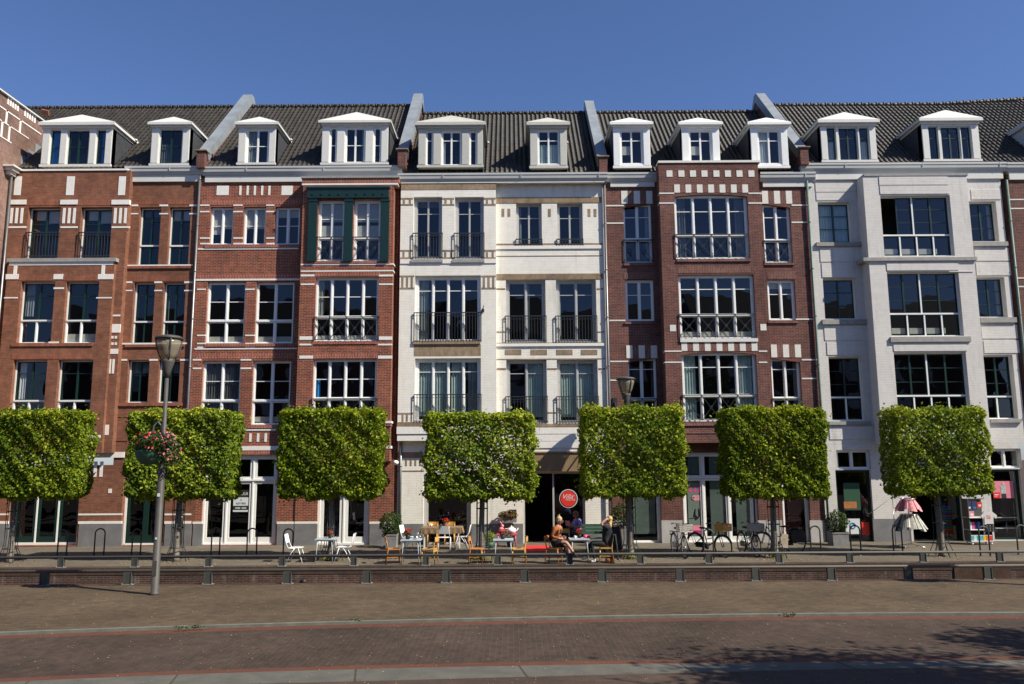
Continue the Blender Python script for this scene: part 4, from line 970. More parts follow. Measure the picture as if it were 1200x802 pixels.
# open casement leaf of the top bay window
# ================= house 6 (right edge)
h = House('town_house', 'dark brick building with white stripes at the far right edge', 'house', 22)
h.smat = 'stone_cream'
s = Sec(h, 0, 0, 0, 0, None, Y0, 'brick_plum', X0=X56 + .0, X1=X56 + 7, Z1=P(1180, 205, Y0).z)
Xb = s.X1
for z0_ in (.8, 4.2, 7.1, 10):
    for xk in (1.9, 4.2): 
        x = X56 + xk; s.op.append((x, x + 1.3, z0_, z0_ + 2))
        fr = MB(); fr.box(x, x + 1.3, Y0 + .2, Y0 + .26, z0_, z0_ + 2, 1)
        for q in (0, .61, 1.22): fr.box(x + q, x + q + .08, Y0 + .1, Y0 + .2, z0_, z0_ + 2)
        for q in (0, 1.2, 1.92): fr.box(x, x + 1.3, Y0 + .12, Y0 + .2, z0_ + q, z0_ + q + .08)
        fr.build('window', ['paint_white', 'dark_room'], h.root)
s.build()
m = MB()
for y in (233.5, 244, 325.5, 335.5, 416, 426): 
    z = P(1185, y, Y0).z; h.piece('stone_band', 'stone_cream', X56, X56 + 1.8, Y0 - .015, Y0 + .03, z - .05, z)
gutter(h, 1180.2, 1400, 189.6, 199, Y0 - .2, 210, Y0)
pipe(h, [(1179.5, 211), (1196, 480), (1205, 635)], Y0 - .08, 'pipe_green')
roofsheet(h, X56, X56 + 7, YE, zeC, lambda x: rzC + np.maximum(0, x - P(1110, 124, YE + 4).x) * .10)
dx = P(1222, 170, YE).x
m = MB(); m.box(dx, dx + 1.6, YE - .05, YE + 2.4, zeC, zeC + 1.9); m.box(dx - .12, dx + 1.72, YE - .15, YE + 2.5, zeC + 1.9, zeC + 2.1); m.build('dormer', 'paint_cream', h.root)

# ================= across the street (seen only mirrored in the windows)
for i, (x, wd, hh, mat) in enumerate(((-44, 13, 14.0, 'brick_plum'), (-30.5, 12, 15.0, 'brick_red'), (-18, 12, 13.6, 'brick_wing'), (-5.5, 10, 15.2, 'brick_plum'), (5, 12, 14.1, 'brick_red'), (17.5, 13, 15.3, 'brick_wing'), (31, 16, 14.2, 'brick_plum'))):
    r_ = thing('row_house', ('plum brick', 'red brick', 'brown brick', 'narrow plum brick', 'wide red brick', 'tall brown brick', 'low plum brick')[i] + ' row house across the street mirrored in the windows', 'house', (x, -14, 0), 'houses across the street')
    m = MB(); m.box(x, x + wd, -22, -14, 0, hh)
    m.build('wall', mat, r_)
    m = MB(); m.prism([(-22.3, hh), (-13.7, hh), (-18, hh + 4.3)], 'x', x - .05, x + wd + .05); m.build('roof', 'roof_dark', r_)
    for fl in range(4):
        for k in range(4):
            m = MB(); a = x + .9 + k * (wd - 1.4) / 4; m.box(a, a + 1.4, -14.0, -13.95, 1 + fl * 3.1, 2.9 + fl * 3.1); m.build('window', 'paint_white', r_)
# ---------------------------------------------------------------- foliage
def leafmesh(name, pts, nrm, size, mats=('leaf_lime',), mi=None, tone=None, asp=.75):
    n = len(pts); nrm = nrm / np.linalg.norm(nrm, axis=1, keepdims=True)
    a = rng.normal(size=(n, 3)); u = np.cross(nrm, a); u /= np.linalg.norm(u, axis=1, keepdims=True); v = np.cross(nrm, u)
    s = (size * rng.uniform(.7, 1.25, n))[:, None]
    b = pts - u * s * .5; t = pts + u * s * .5; l = pts + v * s * asp * .5 + nrm * s * .13; r = pts - v * s * asp * .5 + nrm * s * .13
    V = np.stack([b, l, t, r], 1).reshape(-1, 3); idx = np.arange(n * 4).reshape(n, 4)
    me = bpy.data.meshes.new(name)
    me.vertices.add(n * 4); me.vertices.foreach_set('co', V.ravel().astype(np.float32))
    me.loops.add(n * 4); me.loops.foreach_set('vertex_index', idx.ravel().astype(np.int32))
    me.polygons.add(n); me.polygons.foreach_set('loop_start', np.arange(0, n * 4, 4, dtype=np.int32))
    try: me.polygons.foreach_set('loop_total', np.full(n, 4, dtype=np.int32))
    except Exception: pass
    for m_ in mats: me.materials.append(MATS[m_])
    if mi is not None: me.polygons.foreach_set('material_index', mi.astype(np.int32))
    me.update(calc_edges=True)
    at = me.attributes.new('tone', 'FLOAT', 'POINT')
    tn = rng.uniform(0, 1, n) if tone is None else tone
    at.data.foreach_set('value', np.repeat(tn, 4).astype(np.float32))
    return me
def lump(p, k, ph, amp):
    return amp * (np.sin(p[:, 0] * k + ph) * np.sin(p[:, 2] * k * 1.13 + ph * 2) + .6 * np.sin(p[:, 0] * k * 2.1 + 1 + ph) * np.sin(p[:, 2] * k * 1.9 - ph) + .5 * np.sin(p[:, 1] * k * 1.7 + p[:, 2] * 3 + ph))
def boxcrown(seed, n, gaps, w=3.3, d=1.25, hgt=2.72):
    r = np.random.default_rng(seed); m = int(n * 1.6)
    q = r.uniform(-1, 1, (m, 3)); half = np.array([w / 2, d / 2, hgt / 2])
    # push most leaves to the clipped faces
    area = np.array([d * hgt, w * hgt, w * d]); ax = r.choice(3, m, p=area / area.sum()); sg = r.choice([-1, 1], m)
    depth = np.abs(r.normal(0, .085, m)) + (r.random(m) < .22) * r.uniform(0, .55, m)
    p = q * half
    for k in range(3):
        s_ = ax == k; p[s_, k] = sg[s_] * (half[k] - depth[s_])
    # rounded edges, lumps, stray shoots
    e = np.maximum(np.abs(p) - (half - .22), 0); L = np.linalg.norm(e, axis=1); f = np.where(L > .22, .22 / np.maximum(L, 1e-6), 1)
    p = np.sign(p) * (np.minimum(np.abs(p), half - .22) + e * f[:, None])
    nr = np.sign(q) * 0; nr[np.arange(m), ax] = sg
    lp = lump(p, 4.6, seed, .085) + lump(p, 9.5, seed * 2, .045) + lump(p, 19, seed, .02)
    p += nr * lp[:, None]; st = r.random(m) < .02; p[st] += nr[st] * r.uniform(.03, .22, (st.sum(), 1))
    g = lump(p, 5.5, seed * 3 + 1, .4) + lump(p, 12, seed, .35) + r.normal(0, .3, m)
    keep = g > gaps
    p, nr, lp = p[keep][:n], nr[keep][:n], lp[keep][:n]; k = len(p)
    nn = nr * .5 + np.array([.30, -.20, .45]) + r.normal(0, .58, (k, 3))
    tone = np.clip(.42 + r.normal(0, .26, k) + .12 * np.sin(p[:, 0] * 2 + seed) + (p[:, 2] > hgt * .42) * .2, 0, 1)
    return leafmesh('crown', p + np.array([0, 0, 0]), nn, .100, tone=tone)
def trunk(mb, h0, top, r0=.105):
    pts = [(0, 0, 0), (.01, .0, .12), (.02, .01, h0 * .5), (-.01, .0, h0), (.01, 0, top)]
    mb.tube(pts, [r0 * 1.35, r0, r0 * .88, r0 * .8, r0 * .35], 10)
    for z in (h0 + .25, h0 + .8, h0 + 1.35, h0 + 1.95, h0 + 2.45):
        for sg in (-1, 1):
            mb.tube([(0, 0, z - .1), (sg * .5, .03, z), (sg * 1.45, -.03, z + .08)], [.045, .03, .012], 6)
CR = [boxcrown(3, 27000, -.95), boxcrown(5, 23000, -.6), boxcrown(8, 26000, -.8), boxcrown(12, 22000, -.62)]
tb = MB(); trunk(tb, 1.98, 4.5)
labs = [('clipped box crowned tree at the left edge in front of the dark green shop doors', 30, 655, (-19, 112), 0, (480, 584)),
        ('clipped box crowned tree behind the lamp post with the flower basket', 209, 657, (145, 285), 2, (480, 584)),
        ('clipped box crowned tree with a small grey table at its trunk', 387, 657, (324, 453), 0, (478, 584)),
        ('clipped box crowned tree with thin gappy leaves before the white cafe front', 565, 656, (497, 628), 3, (483, 586)),
        ('clipped box crowned tree beside the blackboard and the woman in black', 739, 655, (678, 805), 1, (476, 584)),
        ('clipped box crowned tree with parked bicycles around its trunk', 909, 654, (840, 972), 2, (477, 583)),
        ('clipped box crowned tree between the skirt rack and the shop display trolley', 1103, 652, (1030, 1163), 1, (478, 581))]
TY = 25.75; first = None; guard0 = None
for i, (lb, bx, by, (l, r), ci, (t, b)) in enumerate(labs):
    g = G(bx, by); YY = min(g.y, 26.0)
    t_ = thing('clipped_tree', lb, 'tree', (g.x, YY, 0), 'clipped trees along the terrace')
    _, _, z0, z1 = RC((l, t, r, b), YY - .6); pc = (t + b) / 2
    x0 = P(l, pc, YY + (-.6 if l < 600 else .55)).x; x1 = P(r, pc, YY + (-.6 if r > 600 else .55)).x
    tr_ = (tb.build('trunk', 'bark', t_) if first is None else None)
    if first is None:
        first = tr_
        # built in local coordinates: undo the root shift
        for v in first.data.vertices: v.co += Vector(t_.location)
    else:
        tr_ = first.copy(); C.objects.link(tr_); tr_.parent = t_
    tr_.rotation_euler[2] = i * 1.3 if i else 0; tr_.rotation_euler[2] = 0 if i % 2 == 0 else math.pi
    if i == 6: tr_.rotation_euler[1] = R(-1)
    c = bpy.data.objects.new('crown', CR[ci]); C.objects.link(c); c.parent = t_
    c.location = ((x0 + x1) / 2 - g.x, 0, (z0 + z1) / 2); c.scale = ((x1 - x0 - .05) / 3.3 * (1 if i % 2 else -1), 1 if i not in (2, 5) else -1, (z1 - z0 - .05) / 2.72)
    # iron guard round the trunk
    if guard0 is None:
        gd = thing('tree_guard', '', 'tree guard'); guard0 = gd; m = MB()
        for a in range(6):
            an = a * math.pi / 3 + .3; ca, sa = math.cos(an), math.sin(an)
            m.tube([(ca * .40, sa * .40, 0), (ca * .22, sa * .22, .42), (ca * .19, sa * .19, .6), (ca * .19, sa * .19, 1.95)], .012, 5)
        m.build('uprights', 'rail_metal', gd)
        for z, rr in ((.42, .22), (1.05, .19), (1.6, .19), (1.95, .19)):
            m = MB(); m.tube([(rr * math.cos(k * math.pi / 8), rr * math.sin(k * math.pi / 8), z) for k in range(16)], .012, 5, closed=True); m.build('ring', 'rail_metal', gd)
        q = gd
    else: q = dup(guard0, '')
    q['label'] = 'black iron guard around the trunk of the ' + ('leftmost clipped tree', 'tree behind the lamp post', 'tree with the grey table', 'tree before the white cafe', 'tree beside the blackboard', 'tree among the bicycles', 'tree by the skirt rack')[i]
    q['group'] = 'iron tree guards'; q.location = (g.x, YY, 0); q.rotation_euler[2] = i * .4
# round street trees behind the viewer that shade the footpath
def roundtree(x, y, hc, rx, seed, n=9000):
    t_ = thing('street_tree', '%s crowned street tree beyond the right edge, seen by its shadow on the %s' % (('broad', 'footpath') if x < 12 else ('small', 'road')), 'tree', (x, y, 0), 'street trees behind the viewer')
    m = MB(); m.tube([(x, y, ZR), (x + .05, y, 2), (x, y + .05, hc)], [.22, .16, .1], 10)
    r = np.random.default_rng(seed)
    for k in range(9):
        a = r.uniform(0, 6.28); m.tube([(x, y, hc - 1.8 + k * .2), (x + math.cos(a) * rx * .5, y + math.sin(a) * rx * .5, hc + r.uniform(-.3, 1)), (x + math.cos(a) * rx * .85, y + math.sin(a) * rx * .85, hc + r.uniform(-.8, 1.6))], [.07, .04, .015], 6)
    m.build('trunk', 'bark', t_)
    ctr = r.normal(0, 1, (34, 3)); ctr = ctr / np.linalg.norm(ctr, axis=1, keepdims=True) * r.uniform(.45, 1.0, (34, 1)) * np.array([rx, rx, rx * .8]) * .85
    ci = r.integers(0, 34, n); p = ctr[ci] + r.normal(0, .38, (n, 3)) * rx / 3
    me = leafmesh('crown', p, p + r.normal(0, 2, (n, 3)) + np.array([0, 0, 1]), .16, mats=('leaf_dark',)); me.name = 'crown'
    c = bpy.data.objects.new('crown', me); C.objects.link(c); c.parent = t_; c.location = (0, 0, hc)
roundtree(11.7, 7.35, 6.2, 3.9, 4, 20000)
roundtree(15.6, 11.2, 6.2, 1.9, 9, 2600)


def shrub_leaves(parent, c, r, n, seed, mats=('leaf_dark',), size=.055, name='foliage', flat=1.0, mi=None):
    rr = np.random.default_rng(seed); p = rr.normal(size=(n, 3)); p /= np.linalg.norm(p, axis=1, keepdims=True)
    rad = (1 - np.abs(rr.normal(0, .16, n)))[:, None] * (1 + .16 * np.sin(p[:, :1] * 7 + seed) * np.cos(p[:, 2:] * 6))
    q = p * rad * np.array(r); me = leafmesh(name, q, p + rr.normal(0, .6, (n, 3)) + np.array([0, 0, .3]), size, mats=mats, mi=None if mi is None else mi(rr, q))
    o = bpy.data.objects.new(name, me); C.objects.link(o); o.parent = parent; o.location = c
    return o

# ---------------------------------------------------------------- rails along the canal
def railing(name, label, Y, pxs, py, ht, wpost):
    t_ = thing(name, label, 'guard rail', (0, Y, 0), 'low tube rails along the canal')
    m = MB(); m.tube([(-40, Y, ht), (40, Y, ht)], .041, 12); m.build('tube', 'tube_grey', t_)
    for x in [P(q, 656, Y).x for q in (-60, 470, 1000, 1110, 1370)]:
        m = MB(); m.tube([(x - .004, Y, ht), (x + .004, Y, ht)], .0425, 12); m.build('joint', 'black', t_)
    X = [P(q, py, Y).x for q in pxs]; d = X[1] - X[0]
    while X[0] > -25: X.insert(0, X[0] - d)
    while X[-1] < 25: X.append(X[-1] + d)
    X = [x for x in X if abs(x) < 21]
    m = MB(); m.box(-wpost / 2, wpost / 2, -.035, .035, .012, ht - .02); m.box(-wpost / 2 - .01, -wpost / 2 + .01, -.05, .05, .012, ht - .03); m.box(wpost / 2 - .01, wpost / 2 + .01, -.05, .05, .012, ht - .03)
    pl = MB(); pl.box(-wpost / 2 - .05, wpost / 2 + .05, -.08, .08, .004, .016)
    for sx in (-1, 1): pl.lathe([(.018, 0), (.018, .022), (.0001, .03)], (sx * (wpost / 2 + .025), -.055, .016), 6)
    po = m.build('post', 'steel_grey'); plo = pl.build('base_plate', 'planter')
    for i, x in enumerate(X):
        a = po if i == 0 else po.copy(); b = plo if i == 0 else plo.copy()
        if i: C.objects.link(a); C.objects.link(b)
        a.parent = t_; a.location = (x, 0, 0); b.parent = a
    return t_
railing('guard_rail', 'long grey tube rail on low posts along the street edge of the canal', YQ - .12, [52, 150, 244, 337, 430, 523, 615, 706, 797, 886, 974.5, 1065, 1158], 680, .35, .19)
railing('guard_rail', 'long grey tube rail on low posts along the terrace side of the canal', YT + .12, [71.7, 158, 244.4, 330.5, 414.5, 499, 583.5, 667.5, 750.6, 831, 913, 996, 1082, 1172], 660, .30, .16)

# ---------------------------------------------------------------- hoop racks
hp = [(72, 655, 'in front of the leftmost green shop doors'), (115.6, 653, 'before the brick pier between the green doors'), (159, 654, 'before the green double door'), (252, 652, 'left before the white shop front'), (294.6, 653, 'before the to let poster'), (337, 654, 'behind the white chair left of the table'),
      (831, 656, 'between the first two bicycles'), (956.7, 651, 'right of the black bicycle'), (1003.6, 650, 'beside the grey planter at right'), (1053, 650, 'before the skirt rack'), (1155, 652, 'before the display trolley'), (1199, 650, 'cut by the right edge of the picture')]
h0 = None
for px, py, w_ in hp:
    g = G(px, py)
    if h0 is None:
        h0 = thing('bike_rack', '', 'bike rack'); m = MB(); hw, hh = .155, .93
        m.tube([(-hw, 0, 0), (-hw, 0, hh - hw)] + [(-hw * math.cos(a), 0, hh - hw + hw * math.sin(a)) for a in [math.pi * k / 10 for k in range(1, 10)]] + [(hw, 0, hh - hw), (hw, 0, 0)], .024, 8); m.build('hoop', 'steel_grey', h0)
        m = MB()
        for sx in (-hw, hw): m.lathe([(.05, 0), (.05, .008), (.03, .012)], (sx, 0, .002), 10)
        m.build('foot_flange', 'steel_grey', h0); q = h0
    else: q = dup(h0, '')
    q['label'] = 'grey steel hoop rack ' + w_; q['group'] = 'hoop bike racks on the terrace'; q.location = (g.x, g.y, 0); q.rotation_euler[2] = R(random.uniform(-12, 12))

# ---------------------------------------------------------------- lamps
def lantern(parent, z, s=1.0, name='lantern'):
    x, y = 0, 0
    m = MB(); m.lathe([(.0001, .075), (.12, .07), (.30, .04), (.365, .0), (.37, -.03), (.34, -.045), (.0001, -.04)], (x, y, z), 24); hd = m.build('lamp_cap', 'lamp_grey', parent)
    m = MB(); m.lathe([(.325, -.045), (.30, -.2), (.235, -.42), (.16, -.56)], (x, y, z), 24); m.build('lamp_glass', 'lantern_glass', hd, fix=False)
    m = MB()
    for k in range(4):
        a = k * math.pi / 2 + .55; m.tube([(x + math.cos(a) * q, y + math.sin(a) * q, z + w_) for q, w_ in ((.345, -.03), (.32, -.2), (.25, -.42), (.17, -.56))], .017, 6)
    m.build('ribs', 'lamp_grey', hd)
    m = MB(); m.lathe([(.06, -.04), (.06, -.3), (.035, -.32), (.035, -.56)], (x, y, z), 12); m.build('lamp_bulb', 'paint_cream', hd)
    m = MB(); m.lathe([(.175, -.54), (.17, -.62), (.10, -.85), (.055, -1.02)], (x, y, z), 16); m.build('lamp_socket', 'lamp_grey', hd)
def lamppost(px, py, label, blabel, ht=6.35, rot=0):
    g = G(px, py); t_ = thing('street_lamp', label, 'street lamp', (0, 0, 0), 'street lamps with flower baskets')
    m = MB(); m.tube([(0, 0, 0), (0, 0, .05), (0, 0, .06), (0, 0, 3.0), (0, 0, 3.08), (0, 0, ht - .95)], [.12, .12, .092, .085, .055, .048], 14); m.build('pole', 'lamp_grey', t_)
    m = MB(); m.box(-.03, .03, -.1, -.088, 2.32, 2.40); m.box(-.02, .02, -.1, -.089, 1.3, 1.35); m.build('sticker', 'poster_white', t_)
    m = MB(); m.box(-.05, .05, -.096, -.085, .45, .8); m.build('service_door', 'lamp_grey', t_)
    lantern(t_, ht - .10); [setattr(c, 'scale', (.92, .92, 1)) for c in kids(t_) if c.name.startswith('lamp_')]
    t_.location = (g.x, g.y, 0); t_.rotation_euler[2] = rot
    b_ = thing('flower_basket', blabel, 'hanging basket', (0, 0, 0), 'flower baskets on the lamp posts')
    m = MB(); m.lathe([(.0001, -.36), (.16, -.35), (.30, -.24), (.36, -.05), (.37, 0), (.34, 0), (.0001, -.04)], (-.28, -.06, 3.45), 20); m.build('bowl', 'green_paint', b_)
    m = MB(); m.tube([(-.05, 0, 3.75), (-.07, 0, 4.05), (-.16, 0, 4.14), (-.25, 0, 4.05), (-.27, -.03, 3.6)], .018, 8); m.build('hook', 'chrome', b_)
    shrub_leaves(b_, (-.12, -.1, 3.62), (.52, .42, .26), 1500, 3, size=.07)
    fl = shrub_leaves(b_, (-.10, -.14, 3.66), (.54, .42, .28), 140, 11, mats=('flower_red', 'flower_pink'), size=.07, name='flowers', mi=lambda r, q: (q[:, 0] * 1.2 + r.normal(0, .28, len(q)) > .05).astype(int))
    shrub_leaves(b_, (.24, -.15, 3.36), (.26, .25, .34), 420, 5, size=.07, name='trailing_foliage')
    shrub_leaves(b_, (.28, -.2, 3.38), (.28, .25, .36), 45, 8, mats=('flower_pink',), size=.07, name='trailing_flowers')
    b_.location = (g.x, g.y, 0)
    return t_
lamppost(181, 697, 'tall grey street lamp with conical glass lantern standing before the orange brick house', 'green bowl of red and pink geraniums hanging on the grey lamp post')
lamppost(1283, 690, 'tall grey street lamp just outside the right edge, seen by its shadow on the street', 'flower bowl on the lamp outside the right edge, seen by its shadow')
# wall lamp on the white / plum houses
YL_ = Y0 - 1.35; q = P(733, 444, YL_); t_ = thing('wall_lamp', 'conical wall lamp on a curved arm between the white and plum houses above the trees', 'wall lamp')
lantern(t_, 0)
m = MB(); m.tube([(0, 0, -1.0), (-.08, .05, -1.25), (-.25, .25, -1.45), (-.25, .8, -1.15), (-.25, 1.35, -.75)], .03, 8); m.build('arm', 'rail_metal', t_)
m = MB(); m.box(-.33, -.17, 1.29, 1.37, -.9, -.6); m.build('wall_plate', 'rail_metal', t_)
t_.location = q

# ---------------------------------------------------------------- furniture builders (all face +x at the origin)
def cafe_chair(name, mat, label):
    t_ = thing(name, label, 'chair')
    m = MB(); m.prism([(-.2, -.18), (.16, -.21), (.21, -.17), (.21, .17), (.16, .21), (-.2, .18)], 'z', .435, .465); m.build('seat', mat, t_)
    for sx, sy in ((.17, -.17), (.17, .17)):
        m = MB(); m.tube([(sx, sy, .435), (sx + .03, sy * 1.08, 0)], [.02, .014], 8); m.build('leg', mat, t_)
    for sy in (-1, 1):
        m = MB(); m.tube([(-.24, sy * .18, 0), (-.18, sy * .17, .44), (-.21, sy * .165, .62), (-.26, sy * .16, .80)], [.015, .02, .018, .015], 8); m.build('leg', mat, t_)
    m = MB(); pts = [(-.25, -.19), (-.275, -.1), (-.285, 0), (-.275, .1), (-.25, .19)]
    m.prism(pts + [(a + .022, b) for a, b in pts[::-1]], 'z', .68, .82); m.build('backrest', mat, t_)
    m = MB(); m.box(-.2, .17, -.172, -.155, .2, .225); m.box(-.2, .17, .155, .172, .2, .225); m.box(-.205, -.19, -.16, .16, .37, .42); m.build('stretcher', mat, t_)
    return t_
def metal_chair(name, mat, label):
    t_ = thing(name, label, 'chair')
    m = MB(); m.prism([(-.2, -.19), (.2, -.2), (.22, .0), (.2, .2), (-.2, .19)], 'z', .445, .458); m.box(-.1, .1, -.1, .1, .458, .47); m.build('seat', mat, t_)
    for sy in (-1, 1):
        m = MB(); m.tube([(.26, sy * .21, 0), (.12, sy * .2, .44)], .012, 8); m.build('leg', mat, t_)
        m = MB(); m.tube([(-.24, sy * .21, 0), (-.1, sy * .2, .3), (.0, sy * .2, .44)], .012, 8); m.build('leg', mat, t_)
        m = MB(); m.tube([(.0, sy * .2, .44), (-.2, sy * .19, .45), (-.27, sy * .18, .6), (-.33, sy * .17, .86)], .012, 8); m.build('back_post', mat, t_)
    m = MB(); m.add([(-.27, -.17, .6), (-.27, .17, .6), (-.33, .17, .87), (-.33, -.17, .87), (-.282, -.17, .6), (-.282, .17, .6), (-.342, .17, .87), (-.342, -.17, .87)], [(0, 1, 2, 3), (4, 7, 6, 5), (0, 4, 5, 1), (3, 2, 6, 7), (0, 3, 7, 4), (1, 5, 6, 2)]); m.build('backrest', mat, t_)
    return t_
def grey_table(label, w_=.62, h=.73):
    t_ = thing('cafe_table', label, 'table')
    m = MB(); m.box(-w_ / 2, w_ / 2, -.3, .3, h - .028, h); m.build('tabletop', 'table_grey', t_)
    for sx in (-1, 1):
        for sy in (-1, 1):
            m = MB(); m.tube([(sx * (w_ / 2 - .09), sy * .26, h - .03), (sx * (w_ / 2 - .04), sy * .27, 0)], .012, 8); m.build('leg', 'table_grey', t_)
    m = MB(); m.box(-w_ / 2 + .06, w_ / 2 - .06, -.26, -.245, h - .06, h - .028); m.box(-w_ / 2 + .06, w_ / 2 - .06, .245, .26, h - .06, h - .028); m.build('apron', 'table_grey', t_)
    return t_
def put(o, px, py, rz=0, z=0):
    g = G(px, py, z); o.location = (g.x, g.y, z); o.rotation_euler[2] = R(rz); return o
def pot_plant(label, g, fl='flower_red', s=1.0, pot='black', cat='potted plant', green=90, seed=1):
    t_ = thing('potted_plant', label, cat); m = MB(); m.lathe([(.045 * s, 0), (.06 * s, .1 * s), (.055 * s, .1 * s), (.0001, .085 * s)], (0, 0, 0), 12); m.build('pot', pot, t_)
    shrub_leaves(t_, (0, 0, .14 * s), (.085 * s, .085 * s, .07 * s), green, seed, size=.04 * s)
    if fl: shrub_leaves(t_, (0, 0, .18 * s), (.09 * s, .09 * s, .06 * s), 60, seed + 1, mats=(fl,), size=.04 * s, name='flowers')
    t_.location = g; return t_
gr = 'white metal cafe chairs'
wc = metal_chair('metal_chair', 'white_metal', 'white metal chair left of the small grey table under the tree'); put(wc, 346.5, 659, 0)
wc['group'] = gr
put(dup(wc, 'white metal chair right of the small grey table under the tree'), 403, 658, 180)
put(dup(wc, 'white metal chair against the grey plinth beside the shrub planter'), 480, 645, -15)
put(dup(wc, 'white metal chair with its back to us at the long table'), 521, 645.5, 90)
put(dup(wc, 'white metal chair at the right end of the long table'), 541, 644, 178)
bc = cafe_chair('wooden_chair', 'wood_chair', 'dark orange wooden chair left of the grey table with kettle'); put(bc, 461, 661, 12); bc['group'] = 'wooden cafe chairs'
put(dup(bc, 'orange wooden chair right of the grey table before the tree in front of the cafe'), 559, 661, -8)
yc = cafe_chair('wooden_chair', 'wood_yellow', 'yellow wooden chair right of the grey table with kettle'); put(yc, 503, 661, 168); yc['group'] = 'wooden cafe chairs'
put(dup(yc, 'yellow wooden chair beside the red door runner'), 608, 661, 176)
put(dup(yc, 'yellow wooden chair behind the long table at its left'), 507, 638.5, -90)
put(dup(yc, 'yellow wooden chair behind the long table at its right'), 527, 638.5, -90)
rc_ = dup(bc, 'dark wooden chair under the person in the rust jacket'); put(rc_, 649.5, 660.5, -22)
st_ = dup(yc, 'yellow wooden chair under the woman dressed in black'); put(st_, 710.5, 659.5, 172)
put(dup(yc, 'yellow chair behind the table, between rust jacket and lilac shirt'), 663.5, 650, -80)
gt = grey_table('small grey table with orange flowers under the third clipped tree'); put(gt, 382, 659, 0); gt['group'] = 'grey cafe tables'
g2 = put(dup(gt, 'small grey table with red flowers and silver kettle'), 482, 660.5)
g3 = put(dup(gt, 'small grey table in front of the pink bench'), 590, 660.5)
g4 = put(dup(gt, 'small grey table with cups where the three people sit'), 679, 659.5)
def ont(t_, dx, dy, z=.73): return (t_.location.x + dx, t_.location.y + dy, z)
pot_plant('black pot of orange red flowers on the table under the third tree', ont(gt, .1, 0), seed=3)
pot_plant('pot of red geraniums on the table with the kettle', ont(g2, -.12, 0), s=1.35, seed=5)
pot_plant('dark pot of red flowers on the table before the pink bench', ont(g3, -.02, 0), s=1.3, seed=7)
pot_plant('red flowers in a dark pot in the middle of the occupied table', ont(g4, .02, .08), s=1.15, seed=9)
t_ = thing('kettle', 'silver kettle on the grey table beside the geraniums', 'kettle', (0, 0, 0)); m = MB(); m.lathe([(.05, 0), (.085, .03), (.085, .07), (.05, .11), (.0001, .12)], (0, 0, 0), 14); m.build('body', 'chrome', t_)
m = MB(); m.tube([(-.07, 0, .1), (-.05, 0, .18), (.05, 0, .18), (.07, 0, .1)], .008, 6); m.build('handle', 'chrome', t_)
m = MB(); m.tube([(.07, 0, .04), (.13, 0, .1)], [.018, .01], 6); m.build('spout', 'chrome', t_); t_.location = ont(g2, .14, 0)
def cup(label, loc, mat='paint_white', r=.04, h=.08, cat='cup'):
    t_ = thing('cup', label, cat); m = MB(); m.lathe([(r * .75, 0), (r, h), (r * .88, h), (r * .6, .01)], (0, 0, 0), 12); m.build('bowl', mat, t_)
    m = MB(); m.tube([(r * .9, 0, h * .8), (r * 1.5, 0, h * .7), (r * 1.5, 0, h * .35), (r * .8, 0, h * .25)], .005, 5); m.build('handle', mat, t_); t_.location = loc
cup('white coffee cup on the occupied table near the rust jacket', ont(g4, -.12, -.05))
cup('pink cup on the occupied table near the woman in black', ont(g4, .2, .0), 'pink', .055, .1)
t_ = thing('napkin', 'crumpled red napkin at the right edge of the occupied table', 'napkin'); m = MB(); m.ball((0, 0, .05), (.07, .05, .045), 8); m.ball((.06, .02, .03), (.05, .05, .03), 8); m.build('folds', 'red_cloth', t_); t_.location = ont(g4, .27, .05)
# long table with cloth
g = G(518, 643.5); t_ = thing('dining_table', 'long table with brown patterned cloth in front of the cafe window', 'table')
m = MB(); m.box(-.66, .66, -.35, .35, .74, .77); m.build('tabletop', 'paint_white', t_)
for sx in (-1, 1):
    for sy in (-1, 1): m = MB(); m.box(sx * .6 - .025, sx * .6 + .025, sy * .3 - .025, sy * .3 + .025, 0, .74); m.build('leg', 'paint_white', t_)
t_.location = (g.x, g.y, 0)
t_ = thing('tablecloth', 'brown patterned cloth hanging over the long white legged table', 'tablecloth'); m = MB()
vs = []; n = 40
per = [(-.72 + 1.44 * k / n, -.37) for k in range(n + 1)]
top = [(x, -.37, .776) for x, _ in per]; bot = [(x, -.39 - .012 * math.sin(x * 30), .57 + .012 * math.sin(x * 13)) for x, _ in per]; bk = [(x, .37, .776) for x, _ in per]
m.add(bk + top + bot, [(i, i + 1, n + 2 + i, n + 1 + i) for i in range(n)] + [(n + 1 + i, n + 2 + i, 2 * n + 3 + i, 2 * n + 2 + i) for i in range(n)])
for sx in (-1, 1): m.poly([(sx * .72, -.37, .776), (sx * .72, .37, .776), (sx * .78, .36, .55), (sx * .78, -.38, .55)])
m.build('cloth', 'cloth_brown', t_); t_.location = (g.x, g.y, 0)
pot_plant('pot of red flowers on the brown cloth of the long table', (g.x + .12, g.y, .78), s=1.3, seed=13, pot='terracotta')
cup('white mug on the brown tablecloth', (g.x - .4, g.y, .78), h=.1, r=.05)
cup('cream mug on the brown tablecloth near the red flowers', (g.x - .05, g.y + .1, .78), 'paint_cream', .045, .09)
